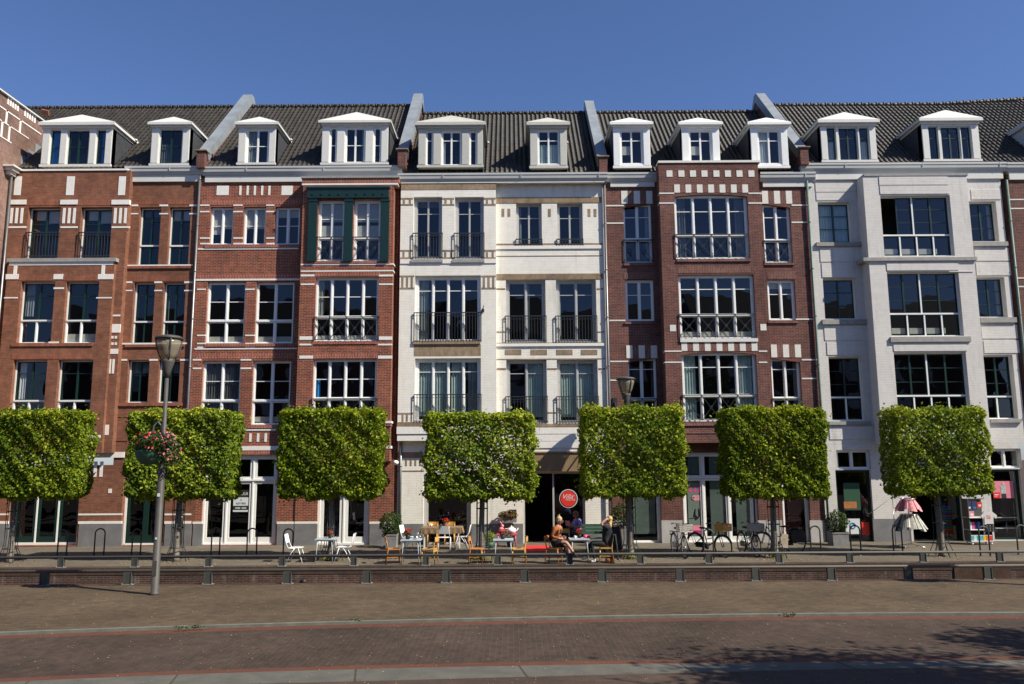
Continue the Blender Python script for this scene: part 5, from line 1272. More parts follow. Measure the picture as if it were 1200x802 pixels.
# pink bench with figures
g = G(594, 640.5); t_ = thing('side_table', 'bright pink low bench against the grey plinth of the cafe', 'bench'); m = MB(); m.box(-.37, .37, -.14, .14, .43, .46); m.build('seat', 'pink', t_)
for sx in (-1, 1):
    for sy in (-1, 1): m = MB(); m.tube([(sx * .33, sy * .1, 0), (sx * .31, sy * .1, .43)], .02, 8); m.build('leg', 'pink', t_)
t_.location = (g.x, g.y, 0); BX = g.x; BY = g.y
t_ = thing('rabbit_figurine', 'pink ceramic rabbit with raised ears on the pink bench', 'figurine'); m = MB(); m.ball((0, 0, .12), (.10, .09, .13)); m.ball((.03, 0, .27), (.065, .06, .065)); m.ball((.07, .03, .07), (.04, .03, .05)); m.ball((.07, -.03, .07), (.04, .03, .05)); m.build('body', 'pink_soft', t_)
for sy in (-1, 1): m = MB(); m.tube([(.02, sy * .03, .31), (-.01, sy * .045, .38), (-.05, sy * .05, .44)], [.014, .022, .006], 6); m.build('ear', 'pink_soft', t_)
t_.location = (BX - .2, BY, .46)
t_ = thing('teapot', 'large white teapot with domed lid on the pink bench', 'teapot'); m = MB(); m.lathe([(.09, 0), (.16, .05), (.18, .11), (.15, .18), (.07, .215)], (0, 0, 0), 18); m.build('body', 'paint_white', t_)
m = MB(); m.lathe([(.09, .2), (.06, .235), (.015, .25), (.022, .28), (.0001, .295)], (0, 0, 0), 14); m.build('lid', 'paint_white', t_)
m = MB(); m.tube([(.15, 0, .08), (.21, 0, .12), (.25, 0, .2)], [.035, .022, .015], 8); m.build('spout', 'paint_white', t_)
m = MB(); m.tube([(-.15, 0, .17), (-.24, 0, .17), (-.25, 0, .1), (-.16, 0, .06)], .014, 6); m.build('handle', 'paint_white', t_); t_.location = (BX + .17, BY, .46)
t_ = thing('potted_plant', 'leafy green plant in a dark green tub left of the pink bench', 'potted plant'); m = MB(); m.lathe([(.13, 0), (.17, .2), (.155, .2), (.0001, .17)], (0, 0, 0), 14); m.build('pot', 'green_paint', t_); shrub_leaves(t_, (0, 0, .36), (.22, .18, .2), 260, 21, mats=('leaf_lime',), size=.07); put(t_, 574, 642)
pot_plant('green trailing plant in a dark pot under the pink bench', (BX + .12, BY - .2, 0), fl=None, s=2.2, seed=23)
# wall planter
q = P(596.5, 606, Y0 - .05); t_ = thing('wall_planter', 'grey wall box of dried brown flowers above the pink bench', 'planter'); m = MB()
m.box(-.27, .27, -.16, .0, -.2, -.05); m.box(.0, .29, -.04, .0, -.18, .28); m.build('box', 'planter', t_); m = MB(); m.box(.02, .27, -.045, -.04, -.05, .26); m.build('back_panel', 'black', t_)
shrub_leaves(t_, (-.05, -.1, .08), (.38, .14, .17), 420, 25, mats=('leaf_dry',), size=.07); t_.location = q
# planters with shrubs
def planter(label, px, py, wd, ht, r, n=1500, seed=1, sz=.06):
    t_ = thing('shrub_planter', label, 'planter', (0, 0, 0), 'square planters with shrubs'); m = MB(); b = wd / 2
    m.prism([(-b, 0), (b, 0), (b * 1.06, ht), (-b * 1.06, ht)], 'y', -b, b); m.box(-b * 1.09, b * 1.09, -b * 1.05, b * 1.05, ht - .06, ht); m.build('tub', 'planter', t_)
    m = MB(); m.tube([(0, 0, ht - .1), (0, 0, ht + r * .8)], .02, 6); m.build('stem', 'bark', t_); shrub_leaves(t_, (0, 0, ht + r * .88), (r, r, r), n, seed, size=sz); put(t_, px, py)
planter('grey square planter with a round shrub beside the drainpipe of the white house', 457, 642, .5, .5, .42, 1700, 31)
planter('grey square planter with a round shrub before the pale grey shop at right', 982.5, 639, .55, .48, .40, 1600, 33)
planter('shrub planter half hidden behind the tree beside the blackboard', 731, 641, .4, .75, .42, 1500, 35)
# red runner
t_ = thing('door_runner', 'bright red runner lying before the open cafe door', 'carpet'); a = G(615, 640.5); b = G(645, 647)
m = MB(); m.box(a.x, G(644.5, 643.5).x, b.y, a.y + .1, .004, .02); m.build('runner', 'red_cloth', t_)
# bench and blackboard
t_ = thing('garden_bench', 'dark green slatted bench behind the occupied table', 'bench'); m = MB()
for k in range(4): m.box(-.62, .62, -.2 + k * .1, -.12 + k * .1, .43, .455)
m.build('seat', 'green_paint', t_); m = MB()
for k in range(3): m.box(-.62, .62, .22 + k * .02, .24 + k * .02, .56 + k * .12, .65 + k * .12)
m.build('backrest', 'green_paint', t_)
for sx in (-1, 1):
    m = MB(); m.box(sx * .58 - .03, sx * .58 + .03, -.2, -.14, 0, .43); m.build('leg', 'green_paint', t_); m = MB(); m.bar((sx * .58, .2, 0), (sx * .58, .28, .88), .05); m.build('leg', 'green_paint', t_)
    m = MB(); m.box(sx * .6 - .025, sx * .6 + .025, -.22, .24, .62, .65); m.build('armrest', 'green_paint', t_)
put(t_, 688, 646, 0); BEN = t_
t_ = thing('blackboard', 'black chalkboard in an orange brown frame standing by the fifth tree', 'chalkboard'); m = MB()
m.add([(-.24, 0, .05), (.24, 0, .05), (.24, .18, .85), (-.24, .18, .85), (-.24, .02, .05), (.24, .02, .05), (.24, .2, .85), (-.24, .2, .85)], [(0, 1, 2, 3), (4, 7, 6, 5), (0, 4, 5, 1), (3, 2, 6, 7), (0, 3, 7, 4), (1, 5, 6, 2)]); m.build('slate', 'board', t_)
m = MB()
for sx in (-1, 1): m.bar((sx * .26, 0, 0), (sx * .26, .2, .9), .045); m.bar((sx * .26, .42, 0), (sx * .26, .2, .9), .04)
m.bar((-.26, .19, .88), (.26, .19, .88), .045); m.bar((-.26, .02, .07), (.26, .02, .07), .04); m.build('frame', 'wood_red', t_); put(t_, 721.5, 648, 18)
# bag and jacket
t_ = thing('handbag', 'tan leather bag on the ground under the chair of the woman in black', 'bag'); m = MB(); m.ball((0, 0, .09), (.13, .08, .10)); m.build('body', 'bag_leather', t_); m = MB(); m.tube([(-.1, 0, .15), (-.06, 0, .26), (.06, 0, .27), (.1, 0, .15)], .012, 6); m.build('strap', 'bag_leather', t_); put(t_, 714, 660)
t_ = thing('jacket', 'black jacket hanging over the chair back of the woman in black', 'jacket'); m = MB(); vs = []; K = 18
for k in range(K + 1):
    a = k / K; x = .30 + .03 * math.sin(a * 19); y = -.22 + .44 * a; vs += [(x + .06, y, .12 + .05 * math.sin(a * 9)), (x + .03, y, .5), (x - .01, y * .95, .84), (x - .07, y * .9, .84)]
m.add(vs, [(4 * k + j, 4 * k + j + 1, 4 * k + 5 + j, 4 * k + 4 + j) for k in range(K) for j in range(3)], 0, True); jk = m.build('cloth', 'cloth_black', t_); put(t_, 710.5, 659.5, -8)

# ---------------------------------------------------------------- people
def person(label, J, bones, mats, pick, hair, hands, face, loc, rz, heads):
    t_ = thing('person', label, 'person')
    me = bpy.data.meshes.new('body'); names = list(J)
    me.from_pydata([J[n][:3] for n in names], [(names.index(a), names.index(b)) for a, b in bones], [])
    o = bpy.data.objects.new('body', me); C.objects.link(o)
    sk = o.modifiers.new('skin', 'SKIN'); sk.use_smooth_shade = True
    for i, n in enumerate(names):
        v = me.skin_vertices[0].data[i]; r = J[n][3]; v.radius = (r, r) if isinstance(r, (int, float)) else r; v.use_root = (n == 'pelvis')
    sb = o.modifiers.new('sub', 'SUBSURF'); sb.levels = sb.render_levels = 2
    bpy.context.view_layer.update(); dg = bpy.context.evaluated_depsgraph_get(); nme = bpy.data.meshes.new_from_object(o.evaluated_get(dg)); bpy.data.objects.remove(o)
    # fingers, nose and ears join the same mesh
    mb = MB(); mb.v = [tuple(v.co) for v in nme.vertices]; mb.f = [tuple(p.vertices) for p in nme.polygons]
    segs = [(Vector(J[a][:3]), Vector(J[b][:3]), a, b) for a, b in bones]
    for f in mb.f:
        c = sum((Vector(mb.v[i]) for i in f), Vector()) / len(f); best = None
        for a, b, na, nb_ in segs:
            d = b - a; u = max(0, min(1, (c - a).dot(d) / max(d.length_squared, 1e-9))); q = (c - (a + d * u)).length
            if best is None or q < best[0]: best = (q, na, nb_, u)
        mb.mi.append(pick(best[1], best[2], best[3], c)); mb.sm.append(True)
    skin_i = mats.index('skin')
    for w_, h_, side in hands:   # wrist, palm centre, thumb direction
        W_, H_, T_ = Vector(w_), Vector(h_), Vector(side).normalized(); d = (H_ - W_).normalized(); nrm = d.cross(T_).normalized()
        for k in range(4):
            off = T_ * (.03 - k * .02); L = (.075, .085, .08, .06)[k]; a = H_ + off + d * .02
            mb.tube([a, a + d * L * .5 + nrm * .006, a + d * L * .85 + nrm * .028], [.0095, .009, .007], 6, skin_i)
        a = H_ + T_ * .035 - d * .02; mb.tube([a, a + T_ * .03 + d * .025, a + T_ * .03 + d * .055 + nrm * .01], [.011, .01, .008], 6, skin_i)
    hc, fd = Vector(heads[0]), Vector(heads[1]).normalized(); up = Vector(heads[2]).normalized(); sd_ = fd.cross(up).normalized()
    mb.tube([hc + fd * .085 + up * .015, hc + fd * .112 - up * .02, hc + fd * .09 - up * .03], [.008, .016, .01], 6, skin_i)
    for s_ in (-1, 1): mb.ball(hc + sd_ * s_ * .083 - up * .005, (.015, .018, .03), 8, skin_i)
    body = mb.build('body', mats, t_)
    m = MB()
    for s_ in (-1, 1): m.ball(hc + fd * .088 + sd_ * s_ * .032 + up * .012, .012, 8)
    m.build('eyes', face, t_)
    m = MB(); m.tube([hc + fd * .093 - up * .055 - sd_ * .022, hc + fd * .1 - up * .058, hc + fd * .093 - up * .055 + sd_ * .022], .006, 5); m.build('mouth', 'pink_soft', t_)
    m = MB()
    for c, r in hair[1]: m.ball(hc + fd * c[0] + sd_ * c[1] + up * c[2], r, 12)
    for pts, rs in hair[2]: m.tube([hc + fd * p[0] + sd_ * p[1] + up * p[2] for p in pts], rs, 8)
    m.build('hair', hair[0], t_)
    t_.location = loc; t_.rotation_euler[2] = R(rz); t_.scale = (1.04, 1.04, 1.04) if loc[1] < 25.5 else (1, 1, 1); return t_
def skeleton(lean=.05, head=(.06, 0), neckf=.02):
    return {'pelvis': (0, 0, .55, .135), 'waist': (lean * .35 - .01, 0, .74, .115), 'chest': (lean * .8, 0, .93, (.15, .175)), 'collar': (lean, 0, 1.05, .085), 'neck': (lean + neckf, 0, 1.12, .048), 'jaw': (lean + head[0] * .8, head[1], 1.185, .066), 'skull': (lean + head[0], head[1], 1.25, .088), 'crown': (lean + head[0] - .01, head[1], 1.325, .058)}
CORE = [('pelvis', 'waist'), ('waist', 'chest'), ('chest', 'collar'), ('collar', 'neck'), ('neck', 'jaw'), ('jaw', 'skull'), ('skull', 'crown')]
def limbs(J, s_, arm, leg):
    k = 'L' if s_ > 0 else 'R'
    J['sh' + k] = (J['collar'][0], s_ * .165, 1.01, .075); J['el' + k] = (*arm[0], .053); J['wr' + k] = (*arm[1], .030); J['ha' + k] = (*arm[2], (.024, .038))
    J['hip' + k] = (.03, s_ * .095, .54, .092); J['kn' + k] = (*leg[0], .062); J['mid' + k] = (*[(a + b) / 2 for a, b in zip(leg[0], leg[1])], .054); J['an' + k] = (*leg[1], .038); J['he' + k] = (*leg[2], .040); J['to' + k] = (*leg[3], .033)
    return [('collar', 'sh' + k), ('sh' + k, 'el' + k), ('el' + k, 'wr' + k), ('wr' + k, 'ha' + k), ('pelvis', 'hip' + k), ('hip' + k, 'kn' + k), ('kn' + k, 'mid' + k), ('mid' + k, 'an' + k), ('an' + k, 'he' + k), ('he' + k, 'to' + k)]
# rust jacket, legs crossed, forearms on the lap, looking over the table
J = skeleton(.14, (.07, .0), .03); B = list(CORE)
B += limbs(J, 1, [(.05, .22, .80), (.24, .10, .72), (.30, .02, .71)], [(.42, .08, .52), (.46, .12, .12), (.45, .12, .05), (.58, .14, .035)])
B += limbs(J, -1, [(.06, -.23, .80), (.26, -.10, .73), (.32, -.01, .74)], [(.43, -.03, .64), (.66, .03, .32), (.69, .04, .26), (.80, .03, .22)])
def pick(a, b, u, c):
    if a[:2] in ('an', 'he') or (a[:3] == 'mid' and u > .7): return 2
    if a[:2] == 'wr' or (a[:2] == 'el' and u > .85) or a in ('neck', 'jaw', 'skull') or (a == 'collar' and b == 'neck' and u > .5): return 0
    if a[:2] == 'kn' or a[:3] == 'mid': return 0
    if a in ('hip' + 'L', 'hip' + 'R'): return 2 if u < .75 else 0
    if a == 'pelvis': return 2
    if a in ('waist', 'chest') and c.x > J[b][0] + .09 and abs(c.y) < .06: return 2
    return 1
hs = J['skull'][:3]
PA = G(649.5, 660.5)
person('seated person in an open rust jacket over black, bare legs crossed, blond hair pinned up', J, B, ['skin', 'jacket_rust', 'cloth_black'], pick,
       ('hair_blonde', [((-.025, 0, .035), (.092, .088, .088)), ((-.06, 0, .0), (.06, .075, .09)), ((-.05, 0, .105), (.05, .05, .045))], [([(-.03, 0, .10), (-.04, .02, .15), (.0, .03, .17)], [.03, .022, .008])]),
       [(J['wrL'][:3], J['haL'][:3], (0, -.3, 1)), (J['wrR'][:3], J['haR'][:3], (0, .3, 1))], 'board', (PA.x, PA.y, 0), -34, (hs, (1, .0, -.12), (.1, 0, 1)))
# lilac shirt, reading behind the table
J2 = skeleton(-.02, (.09, .0), .04); B = list(CORE)
B += limbs(J2, 1, [(.07, .25, .80), (.28, .13, .86), (.34, .08, .90)], [(.43, .06, .64), (.62, .0, .30), (.64, .0, .24), (.76, -.02, .20)])
B += limbs(J2, -1, [(.07, -.25, .80), (.28, -.12, .86), (.34, -.07, .90)], [(.42, -.10, .54), (.46, -.12, .12), (.45, -.12, .05), (.58, -.14, .035)])
def pick2(a, b, u, c):
    if a[:2] in ('an', 'he'): return 3
    if a[:2] in ('wr',) or a[:2] == 'el' or (a[:2] == 'sh' and u > .6) or a in ('neck', 'jaw', 'skull') or (a == 'collar' and b == 'neck' and u > .5): return 0
    if a[:3] in ('hip', 'mid') or a[:2] == 'kn' or a == 'pelvis': return 2
    return 1
hs = J2['skull'][:3]
person('seated person in a lilac shirt and dark trousers reading a pink booklet behind the table', J2, B, ['skin', 'shirt_lilac', 'navy', 'board'], pick2,
       ('hair_brown', [((-.025, 0, .03), (.095, .09, .09)), ((-.06, 0, -.03), (.06, .085, .11))], [([(-.03, .07, .02), (-.02, .08, -.1), (-.03, .07, -.17)], [.03, .03, .015]), ([(-.03, -.07, .02), (-.02, -.08, -.1), (-.03, -.07, -.17)], [.03, .03, .015])]),
       [(J2['wrL'][:3], J2['haL'][:3], (0, -.2, 1)), (J2['wrR'][:3], J2['haR'][:3], (0, .2, 1))], 'black', (G(677, 646).x, G(677, 646).y, 0), 212, (hs, (1, .0, -.35), (.35, 0, 1)))
t_ = thing('booklet', 'pale pink booklet held open by the person in the lilac shirt', 'booklet'); m = MB()
m.add([(0, -.13, -.08), (0, 0, -.085), (0, .13, -.08), (.03, .13, .1), (.015, 0, .095), (.03, -.13, .1), (.008, -.13, -.08), (.008, 0, -.085), (.008, .13, -.08), (.038, .13, .1), (.023, 0, .095), (.038, -.13, .1)], [(0, 1, 4, 5), (1, 2, 3, 4), (6, 11, 10, 7), (7, 10, 9, 8), (0, 5, 11, 6), (2, 8, 9, 3), (0, 6, 7, 1), (1, 7, 8, 2), (5, 4, 10, 11), (4, 3, 9, 10)]); m.build('pages', 'cloth_pink', t_)
v = Matrix.Rotation(R(212), 3, 'Z') @ Vector((.39, 0, .95)); gg = G(677, 646); t_.location = (gg.x + v.x, gg.y + v.y, v.z); t_.rotation_euler[2] = R(212)
# woman in black, hands to the back of her head
J3 = skeleton(-.06, (-.03, .0), -.01); B = list(CORE)
B += limbs(J3, 1, [(.13, .22, 1.13), (-.03, .16, 1.26), (-.09, .09, 1.29)], [(.42, .10, .55), (.34, .12, .12), (.31, .12, .05), (.45, .13, .04)])
B += limbs(J3, -1, [(.13, -.23, 1.10), (-.04, -.17, 1.24), (-.10, -.09, 1.26)], [(.44, -.10, .56), (.62, -.10, .17), (.62, -.10, .09), (.75, -.11, .09)])
def pick3(a, b, u, c):
    if a[:2] in ('an', 'he'): return 2
    if a[:2] == 'wr' or a[:2] == 'el' or (a[:2] == 'sh' and u > .75) or a in ('neck', 'jaw', 'skull') or (a == 'collar' and b == 'neck' and u > .5): return 0
    return 1
hs = J3['skull'][:3]; PC = G(710.5, 659.5)
person('seated woman in black with both hands behind her long blond hair and white sneakers', J3, B, ['skin', 'cloth_black', 'white_metal'], pick3,
       ('hair_blonde', [((-.03, 0, .03), (.095, .09, .09)), ((-.07, 0, -.05), (.06, .08, .12))], [([(-.06, .03, -.05), (-.10, .03, -.18), (-.12, .02, -.28)], [.055, .045, .015]), ([(-.06, -.03, -.05), (-.10, -.03, -.18), (-.11, -.03, -.26)], [.055, .04, .015])]),
       [(J3['wrL'][:3], J3['haL'][:3], (0, 0, 1)), (J3['wrR'][:3], J3['haR'][:3], (0, 0, 1))], 'board', (PC.x, PC.y, 0), 172, (hs, (1, 0, .25), (-.25, 0, 1)))

# ---------------------------------------------------------------- bicycles
def bicycle(label, fm='bike_black', basket=None, rear=None, guard=None):
    t_ = thing('bicycle', label, 'bicycle', (0, 0, 0), 'bicycles parked by the racks'); r = .34; wb = .56
    for sx in (-1, 1):
        m = MB(); n = 24; m.tube([(sx * wb + r * math.cos(k * 2 * math.pi / n), 0, r + r * math.sin(k * 2 * math.pi / n)) for k in range(n)], .021, 8, closed=True); wh = m.build('wheel', 'rubber', t_)
        m = MB(); m.tube([(sx * wb + (r - .03) * math.cos(k * 2 * math.pi / n), 0, r + (r - .03) * math.sin(k * 2 * math.pi / n)) for k in range(n)], .009, 6, closed=True); m.tube([(sx * wb, -.05, r), (sx * wb, .05, r)], .022, 8); m.build('rim', 'chrome', wh)
        m = MB()
        for k in range(14):
            a = k * math.pi / 7; m.bar((sx * wb, .02 * (-1) ** k, r), (sx * wb + (r - .03) * math.cos(a), 0, r + (r - .03) * math.sin(a)), .003)
        m.build('spokes', 'chrome', wh)
        m = MB(); m.tube([(sx * wb + (r + .035) * math.cos(a), 0, r + (r + .035) * math.sin(a)) for a in [R(d_) for d_ in (range(20, 175, 14) if sx > 0 else range(0, 190, 14))]], .014, 6); m.build('mudguard', fm, t_)
    m = MB(); bb = (-.06, 0, .30); seat = (-.20, 0, .82); hd1 = (.38, 0, .88); hd0 = (.41, 0, .72)
    m.tube([bb, (-.17, 0, .72)], .017, 8); m.tube([bb, (.2, 0, .45), hd0], .019, 8); m.tube([(-.13, 0, .52), (.15, 0, .58), hd1], .015, 8); m.tube([hd1, hd0], .024, 8)
    for sy in (-.05, .05): m.tube([bb, (-wb, sy, r)], .011, 6); m.tube([(-.16, 0, .66), (-wb, sy, r)], .009, 6); m.tube([hd0, (.46, sy, .62), (wb, sy, r)], .012, 6)
    m.build('frame', fm, t_)
    m = MB(); m.tube([(-.17, 0, .70), (-.2, 0, .84)], .012, 6); m.build('seat_post', 'chrome', t_)
    m = MB(); m.ball((-.25, 0, .875), (.13, .09, .035), 10); m.ball((-.13, 0, .87), (.09, .035, .025), 8); m.build('saddle', 'black', t_)
    m = MB(); m.tube([(.38, 0, .88), (.35, 0, 1.05)], .012, 6); m.tube([(.15, -.27, 1.05), (.3, -.25, 1.08), (.36, -.1, 1.06), (.36, .1, 1.06), (.3, .25, 1.08), (.15, .27, 1.05)], .011, 6); hb = m.build('handlebar', 'chrome', t_)
    for sy in (-1, 1): m = MB(); m.tube([(.12, sy * .275, 1.045), (.24, sy * .26, 1.07)], .017, 8); m.build('grip', 'black', hb)
    m = MB(); m.lathe([(.09, 0), (.09, .012)], (0, 0, 0), 16); m.v = [(v[0] + bb[0], v[2] - .05, v[1] + bb[2]) for v in m.v]; m.build('chainring', 'chrome', t_)
    m = MB(); m.box(-.5, -.1, -.075, -.035, .25, .42); m.build('chain_case', fm, t_)
    for sy, a in ((-1, .6), (1, -2.5)):
        e = (bb[0] + .16 * math.cos(a), sy * .08, bb[2] + .16 * math.sin(a)); m = MB(); m.tube([(bb[0], sy * .06, bb[2]), e], .009, 6); m.box(e[0] - .04, e[0] + .04, e[1], e[1] + sy * .09, e[2] - .01, e[2] + .01); m.build('pedal', 'chrome', t_)
    m = MB()
    for sy in (-.06, 0, .06): m.tube([(-.32, sy, .74), (-.86, sy, .72)], .006, 5)
    for x in (-.35, -.6, -.85): m.tube([(x, -.065, .735), (x, .065, .735)], .006, 5)
    for sy in (-.06, .06): m.tube([(-.75, sy, .72), (-wb, sy, r)], .006, 5)
    m.build('luggage_rack', 'rail_metal', t_)
    m = MB(); m.ball((.53, 0, .74), (.05, .04, .045), 10); m.build('headlight', 'chrome', t_)
    m = MB(); m.ball((-.93, 0, .62), (.02, .035, .025), 8); m.build('rear_light', 'red_sign', t_)
    if basket:
        m = MB(); a0, a1, b, z0, z1 = .42, .76, .21, .84, 1.05
        for k in range(13):
            y = -b + 2 * b * k / 12
            for x in (a0, a1): m.box(x - .006, x + .006, y - .011, y + .011, z0, z1)
        for k in range(11):
            x = a0 + (a1 - a0) * k / 10
            for y in (-b, b): m.box(x - .011, x + .011, y - .006, y + .006, z0, z1)
        for z in (z0, z0 + .07, z0 + .14, z1):
            rr = .014 if z in (z0, z1) else .008; m.tube([(a0, -b, z), (a1, -b, z), (a1, b, z), (a0, b, z)], rr, 6, closed=True)
        m.box(a0, a1, -b, b, z0 - .008, z0 + .004)
        if basket == 'wicker': m.box(a0 + .01, a1 - .01, -b + .008, -b + .014, z0, z1 - .01); m.box(a1 - .014, a1 - .008, -b + .01, b - .01, z0, z1 - .01); m.box(a0 + .008, a0 + .014, -b, b, z0, z1 - .01); m.box(a0, a1, b - .014, b - .008, z0, z1 - .01)
        m.build('basket', basket, t_)
    if rear:
        for sy in (-1, 1):
            m = MB(); m.prism([(-.84, .40), (-.84, .70), (-.78, .76), (-.44, .76), (-.40, .70), (-.42, .40), (-.48, .36), (-.78, .36)], 'y', sy * .08, sy * .20); m.build('pannier', rear, t_)
        m = MB(); m.ball((-.62, 0, .80), (.2, .17, .07), 10); m.build('pannier_top', rear, t_)
    m = MB(); m.tube([(-.12, .06, .28), (-.2, .2, .01)], .009, 6); m.build('kickstand', 'chrome', t_)
    return t_
put(bicycle('white framed bicycle facing us with a grey slatted basket, leftmost of the bicycles', 'bike_white', 'wicker_grey'), 796.5, 652, -84)
put(bicycle('dark bicycle with an orange brown wicker basket angled to the right', 'bike_black', 'wicker'), 831.5, 651.5, -52)
put(bicycle('dark bicycle facing us with a grey slatted basket, left of the sixth tree', 'bike_black', 'wicker_grey'), 878, 650.5, -82)
b4 = put(bicycle('black bicycle side on behind the sixth tree with bulky black panniers', 'bike_black', None, 'black'), 913, 648.5, 180)
t_ = thing('cloth_bag', 'beige cloth bag hanging beside the trunk of the sixth tree', 'bag'); m = MB(); m.prism([(-.14, 0), (.12, -.04), (.15, .40), (-.10, .44)], 'y', -.05, .05); m.build('body', 'beige_cloth', t_); m = MB(); m.tube([(-.08, 0, .43), (-.03, 0, .62), (.05, 0, .62), (.12, 0, .4)], .01, 6); m.build('strap', 'beige_cloth', t_)
q = P(918.5, 641, G(913, 648.5).y - .30); t_.location = q

# ---------------------------------------------------------------- shop displays at right
def skirts(parent, z, r0, r1, h, mats, seed, name):
    rr = np.random.default_rng(seed); n = 24
    for k in range(n):
        a0 = 2 * math.pi * k / n + rr.uniform(-.08, .08); m = MB(); K = 7; vs = []; hh = h * rr.uniform(.78, 1.12); wd = .22
        for i in range(K + 1):
            a = a0 + wd * (i / K - .5) * 1.5; f = 1 + .07 * math.sin(i * 2.6)
            vs += [(r0 * math.cos(a0 + (a - a0) * .5), r0 * math.sin(a0 + (a - a0) * .5), z), ((r0 + r1) / 2 * f * math.cos(a), (r0 + r1) / 2 * f * math.sin(a), z - hh * .5), (r1 * f * math.cos(a), r1 * f * math.sin(a), z - hh)]
        m.add(vs, [(3 * i + j, 3 * i + j + 1, 3 * i + 4 + j, 3 * i + 3 + j) for i in range(K) for j in range(2)], 0, True)
        m.build(name, mats[k % len(mats)], parent, fix=False)
t_ = thing('clothes_rack', 'round two tier rail of pink and grey skirts outside the shop', 'clothes rack')
m = MB(); m.tube([(0, 0, .1), (0, 0, 1.72)], .018, 8); m.build('pole', 'chrome', t_)
for z, r_ in ((1.70, .26), (1.15, .30)):
    m = MB(); m.tube([(r_ * math.cos(k * math.pi / 10), r_ * math.sin(k * math.pi / 10), z) for k in range(20)], .01, 6, closed=True); m.bar((-r_, 0, z), (r_, 0, z), .015); m.build('rail', 'chrome', t_)
m = MB()
for k in range(4):
    a = k * math.pi / 2 + .5; m.tube([(0, 0, .14), (.45 * math.cos(a), .45 * math.sin(a), .05)], .014, 6); m.ball((.45 * math.cos(a), .45 * math.sin(a), .035), .035, 8)
m.build('foot', 'chrome', t_)
skirts(t_, 1.70, .20, .42, .42, ['cloth_pink', 'cloth_pink', 'pink_soft', 'cloth_pink'], 3, 'skirt'); skirts(t_, 1.16, .26, .54, .54, ['cloth_grey', 'stone_cream', 'cloth_grey', 'cloth_grey', 'cloth_grey', 'cloth_black', 'cloth_grey'], 5, 'skirt')
put(t_, 1068, 642, 10)
t_ = thing('coat_stand', 'thin metal stand with slanted top beside the skirt rack', 'clothes stand'); m = MB(); m.tube([(0, 0, 0), (0, 0, 1.72), (-.75, .3, 1.1)], .014, 6); m.build('frame', 'chrome', t_); m = MB(); m.tube([(-.2, 0, .02), (.2, 0, .02)], .014, 6); m.build('foot', 'chrome', t_); put(t_, 1050, 640)
t_ = thing('display_trolley', 'wheeled display trolley of cards, books and bright boxes between the two shop windows', 'display'); X0_, X1_ = -.42, .42
m = MB(); m.box(X0_, X0_ + .03, -.2, .16, .1, 1.62); m.box(X1_ - .03, X1_, -.2, .16, .1, 1.1); m.box(X0_, X1_ - .1, .13, .16, .1, 1.62); m.box(X0_, X1_ - .1, -.03, .16, 1.60, 1.63); m.build('cabinet', 'steel_grey', t_)
for z in (.12, .52, .95): m = MB(); m.box(X0_, X1_, -.24, .14, z, z + .025); m.build('shelf', 'paint_white', t_)
m = MB()
for x in (X0_ + .06, X1_ - .06):
    for y in (-.18, .1): m.ball((x, y, .045), .045, 8)
m.build('wheel', 'paint_white', t_); put(t_, 1147, 638, 4); DT = t_
def goods(name, label, cat, dx, dy, z, items):
    o = thing(name, label, cat, (0, 0, 0)); 
    for nme, mat, bx in items: m = MB(); m.box(*bx); m.build(nme, mat, o)
    o.location = (DT.location.x + dx, DT.location.y + dy, z); return o
for i, (c, cn) in enumerate((('teal', 'teal'), ('poster_white', 'white'), ('teal', 'second teal'), ('teal', 'third teal'), ('yellow', 'yellow'), ('orange', 'orange'), ('red_sign', 'red'))):
    goods('storage_box', cn + ' box in the bottom row of the display trolley', 'box', -.34 + i * .112, -.12, .15, [('body', c, (-.05, .05, -.1, .1, 0, .17)), ('lid', 'poster_white', (-.05, .05, -.1, .1, .171, .19))])
for i, (c, cn) in enumerate((('poster_white', 'white'), ('magenta', 'magenta'), ('cloth_navy', 'navy'), ('blue', 'blue'), ('cloth_navy', 'dark navy'))):
    goods('book', cn + ' book leaning on the middle shelf of the display trolley', 'book', -.30 + i * .1, -.1, .55, [('cover', c, (-.042, .042, -.02, .02, 0, .25)), ('pages', 'paint_white', (-.038, .038, -.016, .022, .004, .245))])
for i, (dx, z, c, cn) in enumerate(((-.27, 1.22, 'cloth_navy', 'navy patterned'), (-.07, 1.22, 'cloth_navy', 'plain navy'), (-.2, .98, 'cloth_pink', 'small pink'), (.12, 1.30, 'red_sign', 'small red'))):
    goods('card_pack', cn + ' card pack hanging on the display trolley', 'card pack', dx, -.05, z, [('card', c, (-.09, .09, -.02, 0, 0, .34 if z > 1.2 and i < 2 else .2)), ('print', 'poster_white' if i != 1 else 'blue', (-.05, .05, -.024, -.02, .05, .12))])
t_ = thing('hanging_shirt', 'white printed shirt hanging at the right of the display trolley', 'shirt'); m = MB()
m.prism([(-.16, -.30), (.16, -.32), (.17, -.02), (.27, -.1), (.31, .02), (.14, .16), (.05, .12), (-.05, .12), (-.14, .16), (-.28, .0), (-.22, -.08), (-.15, -.02)], 'y', -.03, .03); m.build('cloth', 'paint_cream', t_); m = MB(); m.box(-.07, .07, -.034, -.03, -.1, .03); m.build('print', 'cloth_pink', t_)
t_.location = (DT.location.x + .30, DT.location.y - .22, 1.02)
t_ = thing('hanging_skirt', 'black dotted skirt hanging below the white printed shirt', 'skirt'); m = MB(); m.prism([(-.12, .12), (.12, .12), (.26, -.16), (-.2, -.16)], 'y', -.03, .03); m.build('cloth', 'cloth_black', t_); m = MB()
for k in range(9): m.box(-.12 + (k % 3) * .11, -.1 + (k % 3) * .11, -.034, -.03, -.12 + (k // 3) * .08, -.1 + (k // 3) * .08)
